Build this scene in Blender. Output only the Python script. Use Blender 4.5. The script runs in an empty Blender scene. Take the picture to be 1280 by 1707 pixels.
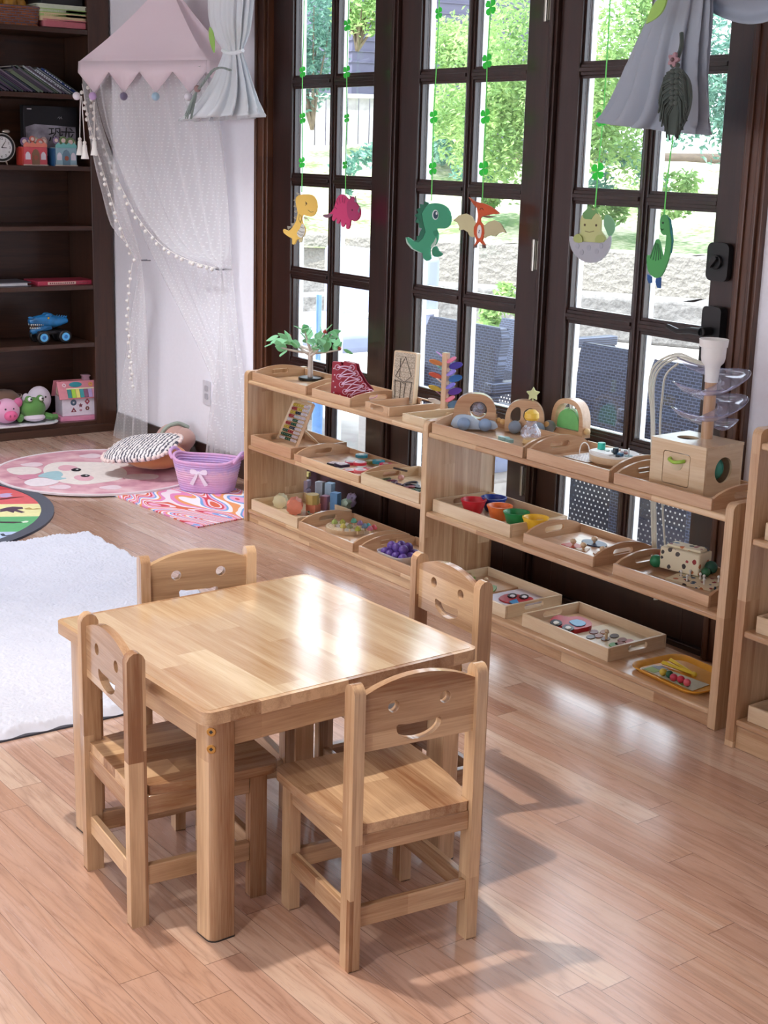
import bpy, math, random
from mathutils import Matrix, Vector, Euler
PI = math.pi
random.seed(7)
S = bpy.context.scene
COL = S.collection

# ------------------------------------------------------------------ camera
FPX = 2374.03
CA, CP, CR = math.radians(144.0588), math.radians(14.1508), math.radians(1.5736)
CAM = Vector((0, 0, 1.55))
_fw = Vector((math.cos(CP)*math.cos(CA), math.cos(CP)*math.sin(CA), -math.sin(CP)))
_rt = _fw.cross(Vector((0, 0, 1))).normalized()
_up = _rt.cross(_fw)
_r2 = _rt*math.cos(CR) + _up*math.sin(CR)
_u2 = -_rt*math.sin(CR) + _up*math.cos(CR)
cd = bpy.data.cameras.new('camera')
cam = bpy.data.objects.new('camera', cd)
COL.objects.link(cam)
cd.sensor_fit = 'HORIZONTAL'
cd.sensor_width = 36
cd.lens = 36*FPX/1280
cd.clip_end = 200
cam.matrix_world = Matrix(((_r2.x, _u2.x, -_fw.x, CAM.x), (_r2.y, _u2.y, -_fw.y, CAM.y), (_r2.z, _u2.z, -_fw.z, CAM.z), (0, 0, 0, 1)))
S.camera = cam

def _ray(x, y):
    return _fw + _r2*((x-640)/FPX) - _u2*((y-853.5)/FPX)
def F(x, y, z=0.0):                 # measured point of the photo on a horizontal surface at height z
    d = _ray(x, y); p = CAM + d*((z-CAM.z)/d.z); return p
def W(x, y, Y):                     # ... on a vertical surface parallel to the window wall
    d = _ray(x, y); return CAM + d*(Y/d.y)
def V(x, y, X):                     # ... on a vertical surface parallel to the bookcase
    d = _ray(x, y); return CAM + d*(X/d.x)

# ------------------------------------------------------------------ world, sun, lamps, exposure
S.view_settings.view_transform = 'Standard'
S.view_settings.look = 'None'
S.view_settings.gamma = 1
S.view_settings.exposure = 0.62
wd = bpy.data.worlds.new('world'); S.world = wd; wd.use_nodes = True
bg = wd.node_tree.nodes['Background']
bg.inputs[0].default_value = (0.83, 0.90, 1.0, 1)
bg.inputs[1].default_value = 3.1
def light(name, kind, loc, e, col, size=.1, rot=(0, 0, 0), **k):
    l = bpy.data.lights.new(name, kind); l.energy = e; l.color = col
    if kind == 'SUN': l.angle = size
    elif kind == 'AREA': l.size = size
    else: l.shadow_soft_size = size
    for a, b in k.items(): setattr(l, a, b)
    o = bpy.data.objects.new(name, l); COL.objects.link(o); o.location = loc; o.rotation_euler = rot
    return o
light('sun', 'SUN', (0, 0, 10), 7.0, (1, .96, .88), .01, (math.radians(30), math.radians(-8), 0))
light('overhead_spot', 'SPOT', (-2.72, 1.12, 2.66), 115, (1, .93, .84), .035, (0, 0, 0), spot_size=math.radians(75), spot_blend=.6)
light('overhead_spot', 'SPOT', (-1.6, .1, 2.66), 45, (1, .96, .90), .08, (0, 0, 0), spot_size=math.radians(95), spot_blend=.7)
light('overhead_spot', 'SPOT', (-5.6, 1.9, 2.66), 130, (.93, .95, 1), .08, (0, 0, 0), spot_size=math.radians(110), spot_blend=.7)  # added cool fill with no known fixture, brightens the canopy and its net

# ------------------------------------------------------------------ geometry helpers
def T(x=0, y=0, z=0): return Matrix.Translation((x, y, z))
def R(a, ax='Z'): return Matrix.Rotation(math.radians(a), 4, ax)
def SC(x, y, z): return Matrix.Diagonal((x, y, z, 1))
UPR = R(90, 'X')                    # xy outline -> upright in the xz plane, front towards -y

class G:
    def __init__(s): s.v = []; s.f = []; s.m = []
    def add(s, vs, fs, mi=0, M=None):
        b = len(s.v)
        if M is not None: vs = [M @ Vector(p) for p in vs]
        s.v += [tuple(p) for p in vs]; s.f += [tuple(i+b for i in q) for q in fs]; s.m += [mi]*len(fs)
        return s
    def box(s, c, d, rz=0, mi=0, M=None):
        x, y, z = d[0]/2, d[1]/2, d[2]/2
        vs = [(-x,-y,-z),(x,-y,-z),(x,y,-z),(-x,y,-z),(-x,-y,z),(x,-y,z),(x,y,z),(-x,y,z)]
        fs = [(0,3,2,1),(4,5,6,7),(0,1,5,4),(1,2,6,5),(2,3,7,6),(3,0,4,7)]
        K = T(*c) @ R(rz)
        if M is not None: K = M @ K
        return s.add(vs, fs, mi, K)
    def bb(s, x0, x1, y0, y1, z0, z1, mi=0, M=None):
        return s.box(((x0+x1)/2, (y0+y1)/2, (z0+z1)/2), (x1-x0, y1-y0, z1-z0), 0, mi, M)
    def cyl(s, p0, p1, r0, r1=None, n=16, mi=0, M=None):
        r1 = r0 if r1 is None else r1
        p0 = Vector(p0); p1 = Vector(p1); q = (p1-p0).to_track_quat('Z', 'Y').to_matrix()
        vs = []
        for p, r in ((p0, r0), (p1, r1)):
            for i in range(n):
                a = 2*PI*i/n; vs.append(p + q @ Vector((r*math.cos(a), r*math.sin(a), 0)))
        fs = [(i, (i+1) % n, n+(i+1) % n, n+i) for i in range(n)] + [tuple(range(n-1, -1, -1)), tuple(range(n, 2*n))]
        return s.add(vs, fs, mi, M)
    def ball(s, c, r, u=16, v=10, mi=0, M=None):
        rx, ry, rz = (r, r, r) if not hasattr(r, '__len__') else r
        vs = [(c[0], c[1], c[2]-rz)]
        for j in range(1, v):
            t = PI*j/v
            for i in range(u):
                a = 2*PI*i/u; vs.append((c[0]+rx*math.sin(t)*math.cos(a), c[1]+ry*math.sin(t)*math.sin(a), c[2]-rz*math.cos(t)))
        vs.append((c[0], c[1], c[2]+rz)); L = len(vs)-1
        fs = [(0, 1+(i+1) % u, 1+i) for i in range(u)]
        for j in range(v-2):
            for i in range(u):
                a = 1+j*u+i; b = 1+j*u+(i+1) % u; fs.append((a, b, b+u, a+u))
        b = 1+(v-2)*u
        fs += [(b+i, b+(i+1) % u, L) for i in range(u)]
        return s.add(vs, fs, mi, M)
    def lathe(s, pr, n=24, c=(0, 0, 0), mi=0, M=None, sx=1, sy=1):
        vs = []
        for r, z in pr:
            for i in range(n):
                a = 2*PI*i/n; vs.append((c[0]+r*math.cos(a)*sx, c[1]+r*math.sin(a)*sy, c[2]+z))
        fs = []
        for j in range(len(pr)-1):
            for i in range(n):
                a = j*n+i; b = j*n+(i+1) % n; fs.append((a, b, b+n, a+n))
        if pr[0][0] > 1e-5: fs.append(tuple(range(n-1, -1, -1)))
        if pr[-1][0] > 1e-5: fs.append(tuple(range((len(pr)-1)*n, len(pr)*n)))
        return s.add(vs, fs, mi, M)
    def tube(s, pts, r, n=8, mi=0, closed=False, M=None, flat=1.0):
        P = [Vector(p) for p in pts]; k = len(P)
        rs = r if hasattr(r, '__len__') else [r]*k
        vs = []; prev = None
        for i in range(k):
            a = P[(i-1) % k] if (closed or i > 0) else P[i]
            b = P[(i+1) % k] if (closed or i < k-1) else P[i]
            t = (b-a).normalized()
            if prev is None:
                h = Vector((0, 0, 1)) if abs(t.z) < .9 else Vector((1, 0, 0))
                nn = t.cross(h).normalized()
            else:
                nn = (prev - t*prev.dot(t)).normalized()
            prev = nn; bn = t.cross(nn)
            for j in range(n):
                w = 2*PI*j/n; vs.append(P[i] + nn*(rs[i]*math.cos(w)) + bn*(rs[i]*flat*math.sin(w)))
        fs = []
        for i in range(k if closed else k-1):
            for j in range(n):
                a = i*n+j; b = i*n+(j+1) % n; c = ((i+1) % k)*n; fs.append((a, b, c+(j+1) % n, c+j))
        if not closed: fs += [tuple(range(n-1, -1, -1)), tuple(range((k-1)*n, k*n))]
        return s.add(vs, fs, mi, M)
    def plate(s, loops, th, M=None, mi=0):
        cu = bpy.data.curves.new('tmp', 'CURVE'); cu.dimensions = '2D'; cu.fill_mode = 'BOTH'; cu.extrude = th/2
        for L in loops:
            sp = cu.splines.new('POLY'); sp.points.add(len(L)-1); sp.use_cyclic_u = True
            for i, p in enumerate(L): sp.points[i].co = (p[0], p[1], 0, 1)
        o = bpy.data.objects.new('tmp', cu); me = bpy.data.meshes.new_from_object(o)
        s.add([v.co.copy() for v in me.vertices], [tuple(q.vertices) for q in me.polygons], mi, M)
        bpy.data.objects.remove(o); bpy.data.curves.remove(cu); bpy.data.meshes.remove(me)
        return s
    def grid(s, fn, nu, nv, mi=0, M=None, cu=False):
        vs = [fn(i/(nu if cu else nu), j/nv) for j in range(nv+1) for i in range(nu+(0 if cu else 1))]
        w = nu if cu else nu+1; fs = []
        for j in range(nv):
            for i in range(nu):
                a = j*w+i; b = j*w+((i+1) % w); fs.append((a, b, b+w, a+w))
        return s.add(vs, fs, mi, M)
    def build(s, name, mats, parent=None, bev=0, seg=2, ang=35, solid=0, label=None, loc=None, rot=None):
        me = bpy.data.meshes.new(name); me.from_pydata(s.v, [], s.f)
        if not isinstance(mats, (list, tuple)): mats = [mats]
        for m in mats: me.materials.append(m)
        for p, mi in zip(me.polygons, s.m): p.material_index = mi
        me.validate(); me.shade_smooth(); me.set_sharp_from_angle(angle=math.radians(ang)); me.update()
        o = bpy.data.objects.new(name, me); COL.objects.link(o)
        if parent is not None: o.parent = parent
        if loc is not None: o.location = loc
        if rot is not None: o.rotation_euler = rot
        if solid:
            md = o.modifiers.new('solid', 'SOLIDIFY'); md.thickness = solid; md.offset = 0
        if bev:
            md = o.modifiers.new('bevel', 'BEVEL'); md.width = bev; md.segments = seg; md.limit_method = 'ANGLE'; md.angle_limit = math.radians(40)
        if label: o['label'] = label
        return o

def thing(name, label, cat, loc=(0, 0, 0), rz=0, group=None):
    o = bpy.data.objects.new(name, None); COL.objects.link(o)
    o.location = loc; o.rotation_euler = (0, 0, math.radians(rz)); o.empty_display_size = .05
    o['label'] = label; o['category'] = cat
    if group: o['group'] = group
    return o
def tag(o, label, cat, group=None):
    o['label'] = label; o['category'] = cat
    if group: o['group'] = group
    return o
def struct(o): o['kind'] = 'structure'; return o
def dup(root, loc, rz, label, group=None):
    r = root.copy(); COL.objects.link(r); r.location = loc; r.rotation_euler = (0, 0, math.radians(rz)); r['label'] = label
    if group: r['group'] = group
    for ch in list(root.children):
        c = ch.copy(); COL.objects.link(c); c.parent = r
        for g in list(ch.children):
            d = g.copy(); COL.objects.link(d); d.parent = c
    return r
def rr(cx, cy, w, h, r, n=5):
    L = []
    for sx, sy, a0 in ((1, 1, 0), (-1, 1, 90), (-1, -1, 180), (1, -1, 270)):
        for i in range(n+1):
            a = math.radians(a0+90*i/n); L.append((cx+sx*(w/2-r)+r*math.cos(a), cy+sy*(h/2-r)+r*math.sin(a)))
    return L
def circ(cx, cy, r, n=20, ry=None):
    ry = r if ry is None else ry
    return [(cx+r*math.cos(2*PI*i/n), cy+ry*math.sin(2*PI*i/n)) for i in range(n)]
def star(cx, cy, r, k=.5, n=5, a0=90):
    return [(cx+(r if i % 2 == 0 else r*k)*math.cos(math.radians(a0+180*i/n)), cy+(r if i % 2 == 0 else r*k)*math.sin(math.radians(a0+180*i/n))) for i in range(2*n)]
def sm(pts, n=4, closed=True):       # Catmull-Rom through 2d / 3d points
    k = len(pts); out = []
    for i in range(k if closed else k-1):
        p = [pts[(i+j-1) % k] if closed else pts[min(max(i+j-1, 0), k-1)] for j in range(4)]
        for q in range(n):
            t = q/n
            out.append(tuple(.5*(2*p[1][d]+(p[2][d]-p[0][d])*t+(2*p[0][d]-5*p[1][d]+4*p[2][d]-p[3][d])*t*t+(3*p[1][d]-p[0][d]-3*p[2][d]+p[3][d])*t**3) for d in range(len(p[0]))))
    if not closed: out.append(tuple(pts[-1]))
    return out
def txt(s, size, M, name, mat, parent, th=.0008, label=None):
    cu = bpy.data.curves.new('tmp', 'FONT'); cu.body = s; cu.size = size; cu.extrude = th; cu.align_x = 'CENTER'; cu.align_y = 'CENTER'
    o = bpy.data.objects.new('tmp', cu); me = bpy.data.meshes.new_from_object(o)
    g = G().add([v.co.copy() for v in me.vertices], [tuple(q.vertices) for q in me.polygons], 0, M)
    bpy.data.objects.remove(o); bpy.data.curves.remove(cu); bpy.data.meshes.remove(me)
    return g.build(name, mat, parent, label=label)

# ------------------------------------------------------------------ materials
def srgb(c):
    if isinstance(c, str): c = tuple(int(c[i:i+2], 16)/255 for i in (0, 2, 4))
    return tuple((x/12.92 if x <= .04045 else ((x+.055)/1.055)**2.4) for x in c) + (1,)
class N:
    def __init__(s, name):
        s.mat = bpy.data.materials.new(name); s.mat.use_nodes = True; s.t = s.mat.node_tree
        s.b = s.t.nodes['Principled BSDF']; s.out = s.t.nodes['Material Output']
    def n(s, typ, ins=None, **props):
        o = s.t.nodes.new(typ)
        for k, v in props.items(): setattr(o, k, v)
        for k, v in (ins or {}).items():
            if isinstance(v, bpy.types.NodeSocket): s.t.links.new(v, o.inputs[k])
            else: o.inputs[k].default_value = v
        return o
    def math(s, op, a, b=0.0):
        return s.n('ShaderNodeMath', {0: a, 1: b}, operation=op).outputs[0]
    def mix(s, f, a, b, mode='MIX'):
        o = s.n('ShaderNodeMix', None, data_type='RGBA', blend_type=mode)
        for i, v in ((0, f), (6, a), (7, b)):
            if isinstance(v, bpy.types.NodeSocket): s.t.links.new(v, o.inputs[i])
            else: o.inputs[i].default_value = v
        return o.outputs[2]
    def ramp(s, f, stops):
        o = s.n('ShaderNodeValToRGB', {0: f}); e = o.color_ramp.elements
        while len(e) < len(stops): e.new(.5)
        for i, (p, c) in enumerate(stops): e[i].position = p; e[i].color = c
        return o.outputs[0]
    def set(s, **k):
        for a, v in k.items():
            a = {'col': 'Base Color', 'rough': 'Roughness', 'coat': 'Coat Weight', 'croughness': 'Coat Roughness', 'spec': 'Specular IOR Level', 'metal': 'Metallic', 'sss': 'Subsurface Weight', 'alpha': 'Alpha', 'trans': 'Transmission Weight', 'sheen': 'Sheen Weight'}.get(a, a)
            if isinstance(v, bpy.types.NodeSocket): s.t.links.new(v, s.b.inputs[a])
            else: s.b.inputs[a].default_value = v
        return s
    def bump(s, h, st=.2, d=.001):
        o = s.n('ShaderNodeBump', {'Height': h, 'Strength': st, 'Distance': d}); s.t.links.new(o.outputs[0], s.b.inputs['Normal']); return s
    def coords(s, which='Object', rnd=True):
        c = s.n('ShaderNodeTexCoord').outputs[which]
        if rnd:
            oi = s.n('ShaderNodeObjectInfo').outputs['Random']
            k = s.math('MULTIPLY', oi, 7.3)
            c = s.n('ShaderNodeVectorMath', {0: c, 1: s.n('ShaderNodeCombineXYZ', {0: k, 1: k, 2: k}).outputs[0]}, operation='ADD').outputs[0]
        return c

def plain(name, c, rough=.5, var=.06, scale=30, bump=0, **k):
    n = N(name); co = n.coords()
    t = n.n('ShaderNodeTexNoise', {'Vector': co, 'Scale': scale, 'Detail': 4.0}).outputs[0]
    c = srgb(c); d = tuple(max(0, x*(1-var*2.2)) for x in c[:3])+(1,)
    n.set(col=n.ramp(t, [(.3, d), (.62, c)]), rough=rough, **k)
    if bump: n.bump(t, bump, .002)
    return n.mat
_mc = {}
def paint(hexc, rough=.35, **k):
    key = (hexc, rough)+tuple(k.items())
    if key not in _mc: _mc[key] = plain('paint_'+hexc, hexc, rough, .04, 40, **k)
    return _mc[key]

def wood(name, a, b, axis='X', rough=.3, stave=.055, slen=.34, grain=1.0, contrast=.55, coat=.3, bstr=.03):
    n = N(name); c = n.coords()
    sep = n.n('ShaderNodeSeparateXYZ', {0: c}).outputs
    ia = 'XYZ'.index(axis); L = sep[ia]; c1, c2 = [sep[i] for i in range(3) if i != ia]
    r1 = n.math('FLOOR', n.math('DIVIDE', c1, stave)); r2 = n.math('FLOOR', n.math('DIVIDE', c2, stave))
    rw = n.n('ShaderNodeTexWhiteNoise', {'Vector': n.n('ShaderNodeCombineXYZ', {0: r1, 1: r2}).outputs[0]}, noise_dimensions='3D').outputs[0]
    q = n.math('FLOOR', n.math('ADD', n.math('DIVIDE', L, slen), n.math('MULTIPLY', rw, 3.0)))
    blk = n.n('ShaderNodeTexWhiteNoise', {'Vector': n.n('ShaderNodeCombineXYZ', {0: r1, 1: r2, 2: q}).outputs[0]}, noise_dimensions='3D').outputs[0]
    off = n.math('MULTIPLY', blk, 9.0)
    gv = n.n('ShaderNodeCombineXYZ', {0: n.math('ADD', n.math('MULTIPLY', L, 1.6*grain), off), 1: n.math('ADD', n.math('MULTIPLY', c1, 26*grain), off), 2: n.math('MULTIPLY', c2, 26*grain)}).outputs[0]
    g1 = n.n('ShaderNodeTexNoise', {'Vector': gv, 'Scale': 1.0, 'Detail': 5.0, 'Roughness': .62, 'Distortion': .6}).outputs[0]
    gv2 = n.n('ShaderNodeCombineXYZ', {0: n.math('MULTIPLY', L, 14*grain), 1: n.math('MULTIPLY', c1, 330*grain), 2: n.math('MULTIPLY', c2, 330*grain)}).outputs[0]
    g2 = n.n('ShaderNodeTexNoise', {'Vector': gv2, 'Scale': 1.0, 'Detail': 2.0}).outputs[0]
    f = n.math('ADD', n.math('MULTIPLY', g1, .62), n.math('MULTIPLY', g2, .2))
    f = n.math('ADD', f, n.math('MULTIPLY', n.math('SUBTRACT', blk, .5), contrast))
    n.set(col=n.ramp(f, [(.18, srgb(b)), (.62, srgb(a))]), rough=rough, coat=coat, croughness=.12)
    n.bump(g2, bstr*4, .0006)
    return n.mat

OA, OB = 'E6C79C', 'A87344'
M = {}
for ax in 'XYZ':
    M['chair'+ax] = wood('chair_wood_'+ax, 'DEBA92', '8E6242', ax, .24, .07, .5, contrast=.34, coat=.5)
    M['shelf'+ax] = wood('shelf_wood_'+ax, 'E8C8A0', 'A47048', ax, .30, .06, .4, contrast=.2, coat=.5)
    M['tray'+ax] = wood('tray_wood_'+ax, 'E0BC96', 'AE7E5C', ax, .3, .3, 3, contrast=.15, coat=.5)
    M['pale'+ax] = wood('pale_wood_'+ax, 'EFDCBC', 'CAA67C', ax, .3, .4, 3, contrast=.1, coat=.4)
    M['dark'+ax] = wood('dark_wood_'+ax, '3A2019', '160B08', ax, .34, .4, 4, contrast=.1, coat=.35)
    M['case'+ax] = wood('bookcase_wood_'+ax, '523222', '24140C', ax, .4, .35, 4, contrast=.12, coat=.2)
M['table'] = wood('table_top_wood', 'EED8B6', 'B48A60', 'X', .15, .07, .42, contrast=.22, coat=1.0)
M['casing'] = wood('casing_wood', '6A4028', '2E170E', 'Z', .35, .4, 4, contrast=.1)

def floor_mat():
    n = N('oak_plank_floor'); c = n.n('ShaderNodeTexCoord').outputs['Object']
    c = n.n('ShaderNodeMapping', {0: c, 2: (0, 0, math.radians(-1.4))}).outputs[0]
    sp = n.n('ShaderNodeSeparateXYZ', {0: c}).outputs; x, y = sp[0], sp[1]
    Wd, Ln = .083, .95
    yr = n.math('DIVIDE', y, Wd); row = n.math('FLOOR', yr); fy = n.math('FRACT', yr)
    ro = n.n('ShaderNodeTexWhiteNoise', {'Vector': n.n('ShaderNodeCombineXYZ', {0: row, 1: 3.3}).outputs[0]}, noise_dimensions='3D').outputs[0]
    xr = n.math('ADD', n.math('DIVIDE', x, Ln), n.math('MULTIPLY', ro, 7.0)); colq = n.math('FLOOR', xr); fx = n.math('FRACT', xr)
    bl = n.n('ShaderNodeTexWhiteNoise', {'Vector': n.n('ShaderNodeCombineXYZ', {0: row, 1: colq}).outputs[0]}, noise_dimensions='3D').outputs[0]
    off = n.math('MULTIPLY', bl, 31.0)
    gv = n.n('ShaderNodeCombineXYZ', {0: n.math('ADD', n.math('MULTIPLY', x, 1.3), off), 1: n.math('ADD', n.math('MULTIPLY', y, 15), off)}).outputs[0]
    big = n.n('ShaderNodeTexNoise', {'Vector': gv, 'Scale': 1.0, 'Detail': 3.0, 'Distortion': .4}).outputs[0]
    rings = n.math('FRACT', n.math('MULTIPLY', big, 9.0))
    rings = n.math('ABSOLUTE', n.math('SUBTRACT', rings, .5))
    gv2 = n.n('ShaderNodeCombineXYZ', {0: n.math('ADD', n.math('MULTIPLY', x, 9), off), 1: n.math('MULTIPLY', y, 260)}).outputs[0]
    fine = n.n('ShaderNodeTexNoise', {'Vector': gv2, 'Scale': 1.0, 'Detail': 3.0}).outputs[0]
    line = n.math('POWER', n.math('SUBTRACT', 1.0, n.math('MULTIPLY', rings, 2.0)), 3.0)
    f = n.math('ADD', n.math('MULTIPLY', bl, .62), n.math('MULTIPLY', n.math('SUBTRACT', big, .5), .7))
    f = n.math('ADD', f, .2)
    col = n.ramp(f, [(.1, srgb('B08670')), (.32, srgb('CCA692')), (.55, srgb('C49A82')), (.85, srgb('DCC0AC'))])
    gr = n.math('ADD', n.math('MULTIPLY', line, .30), n.math('MULTIPLY', n.math('GREATER_THAN', fine, .57), .16))
    col = n.mix(gr, col, srgb('7A5040'))
    seam = n.math('MAXIMUM', n.math('LESS_THAN', fy, .018), n.math('LESS_THAN', fx, .0022))
    col = n.mix(n.math('MULTIPLY', seam, .6), col, srgb('4A2C20'))
    rg = n.math('ADD', .20, n.math('MULTIPLY', fine, .12))
    n.set(col=col, rough=rg, coat=.95, croughness=.2)
    n.bump(n.math('SUBTRACT', n.math('MULTIPLY', f, .5), n.math('MULTIPLY', seam, 1.0)), .18, .0012)
    return n.mat
M['floor'] = floor_mat()
M['wall'] = plain('white_wall_paint', 'F0EFF6', .7, .01, 60)
M['ceil'] = plain('ceiling_paint', 'F0EFEC', .8, .01, 20)
M['white'] = plain('white_paint', 'F2F1EE', .4, .02)
M['exterior'] = plain('white_exterior_trim', 'F4F4F6', .5, .02)
M['black'] = plain('black_metal', '1A1A1C', .35, .1)
M['chrome'] = plain('brushed_steel', 'B8B4AA', .3, .05, metal=1.0)
M['brass'] = plain('brass_screw', 'C09050', .3, .1, metal=1.0)

def glass_mat(name, tint=(1, 1, 1, 1), refl=1.0, ior=1.5, rough=0.0):
    n = N(name)
    tr = n.n('ShaderNodeBsdfTransparent', {0: tint}); gl = n.n('ShaderNodeBsdfGlossy', {'Roughness': rough})
    ge = n.n('ShaderNodeNewGeometry').outputs
    ct = n.math('ABSOLUTE', n.n('ShaderNodeVectorMath', {0: ge['Normal'], 1: ge['Incoming']}, operation='DOT_PRODUCT').outputs['Value'])
    fr = n.math('ADD', .04, n.math('MULTIPLY', .96, n.math('POWER', n.math('SUBTRACT', 1.0, ct), 5.0)))
    mx = n.n('ShaderNodeMixShader', {0: n.math('MULTIPLY', fr, refl), 1: tr.outputs[0], 2: gl.outputs[0]})
    n.t.links.new(mx.outputs[0], n.out.inputs[0]); return n.mat
M['glass'] = glass_mat('window_glass', (.97, .99, 1, 1))
def clear_mat():
    n = N('clear_lilac_plastic'); tr = n.n('ShaderNodeBsdfTransparent', {0: (.93, .93, 1, 1)}); gl = n.n('ShaderNodeBsdfGlossy', {'Roughness': .06}); df = n.n('ShaderNodeBsdfDiffuse', {0: (.85, .86, 1, 1)})
    lw = n.n('ShaderNodeLayerWeight', {'Blend': .35}).outputs['Facing']
    a = n.n('ShaderNodeMixShader', {0: n.math('ADD', .06, n.math('MULTIPLY', lw, .35)), 1: tr.outputs[0], 2: gl.outputs[0]})
    b = n.n('ShaderNodeMixShader', {0: .14, 1: a.outputs[0], 2: df.outputs[0]}); n.t.links.new(b.outputs[0], n.out.inputs[0]); return n.mat
M['clear'] = clear_mat()

def cloth(name, c, c2=None, wave=0, rough=.85, scale=400, transl=0.0):
    n = N(name); co = n.coords()
    t = n.n('ShaderNodeTexNoise', {'Vector': co, 'Scale': scale, 'Detail': 2.0}).outputs[0]
    b = n.n('ShaderNodeTexNoise', {'Vector': co, 'Scale': 5.0, 'Detail': 2.0}).outputs[0]
    col = n.mix(b, srgb(c), srgb(c2 or c))
    n.set(col=col, rough=rough, sheen=.3); n.bump(t, .3, .001)
    if transl:
        tl = n.n('ShaderNodeBsdfTranslucent', {0: col})
        mx = n.n('ShaderNodeMixShader', {0: transl, 1: n.b.outputs[0], 2: tl.outputs[0]}); n.t.links.new(mx.outputs[0], n.out.inputs[0])
    return n.mat
def net_mat():
    n = N('white_net_tulle'); c = n.n('ShaderNodeTexCoord').outputs['Object']
    v = n.n('ShaderNodeTexVoronoi', {'Vector': n.n('ShaderNodeMapping', {0: c, 3: (60, .01, 60)}).outputs[0], 'Scale': 1.0, 'Randomness': .15}).outputs[0]
    dots = n.math('LESS_THAN', v, .17)
    f = n.math('ADD', .34, n.math('MULTIPLY', dots, .10))
    df = n.n('ShaderNodeBsdfDiffuse', {0: srgb('FFFFFF')}); tl = n.n('ShaderNodeBsdfTranslucent', {0: srgb('F6F5FA')})
    m1 = n.n('ShaderNodeMixShader', {0: .5, 1: df.outputs[0], 2: tl.outputs[0]})
    tr = n.n('ShaderNodeBsdfTransparent')
    m1.inputs[0].default_value = .3
    m2 = n.n('ShaderNodeMixShader', {0: f, 1: tr.outputs[0], 2: m1.outputs[0]}); n.t.links.new(m2.outputs[0], n.out.inputs[0]); return n.mat
M['net'] = net_mat()

# ================================================================== SETTING
YW = 3.40
g = G().bb(-7.7, 2.5, -5, YW+.05, -.06, 0); struct(g.build('floor', M['floor']))
g = G().bb(-7.7, 2.5, -5, YW+.35, 2.72, 2.9); struct(g.build('ceiling', M['ceil']))
g = G().bb(-7.7, -5.735, YW, YW+.15, 0, 2.72).bb(-2.815, 2.5, YW, YW+.15, 0, 2.72).bb(-5.735, -2.815, YW, YW+.15, 2.42, 2.72)
struct(g.build('wall_window', M['wall']))
# the two walls behind the camera: one solid, one with the wide windows that light the room from this side
struct(G().bb(2.5, 2.65, -5, YW+.15, 0, 2.72).build('wall_back', M['wall']))
g = G().bb(-7.7, 2.5, -5.15, -5, 0, .5).bb(-7.7, 2.5, -5.15, -5, 2.45, 2.72)
for x0, x1 in ((-7.7, -6.9), (-4.3, -3.9), (-1.3, -.9), (1.9, 2.5)): g.bb(x0, x1, -5.15, -5, .5, 2.45)
struct(g.build('wall_side', M['wall']))
g = G().bb(-7.85, -7.7, -5, YW+.15, 0, 2.72); struct(g.build('wall_bookcase', M['wall']))
g = G().bb(-7.25, -5.74, YW-.014, YW-.001, 0, .105); struct(g.build('baseboard_window', M['darkX'], bev=.003))
g = G().bb(-2.815, 2.5, YW-.014, YW-.001, 0, .105); struct(g.build('baseboard_right', M['darkX'], bev=.003))
# casing
g = G()
for x0, x1 in ((-5.735, -5.62), (-2.906, -2.815)):
    g.bb(x0, x1, YW-.022, YW+.06, 0, 2.42)
    g.bb(x0+.012, x0+.03, YW-.03, YW-.02, 0, 2.42).bb(x1-.03, x1-.015, YW-.034, YW-.02, 0, 2.42)
g.bb(-5.62, -2.906, YW-.022, YW+.06, 2.36, 2.46)
struct(g.build('trim_casing', M['casing'], bev=.003))
g = G()
for x in (-4.691, -3.781):
    g.bb(x-.02, x+.02, YW-.012, YW+.05, 0.02, 2.36).bb(x-.009, x+.009, YW-.022, YW-.01, .02, 2.36)
struct(g.build('trim_mullion', M['darkZ'], bev=.003))
g = G().bb(-5.62, -2.906, YW-.01, YW+.1, 0, .02); struct(g.build('trim_threshold', M['darkX'], bev=.003))

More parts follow.
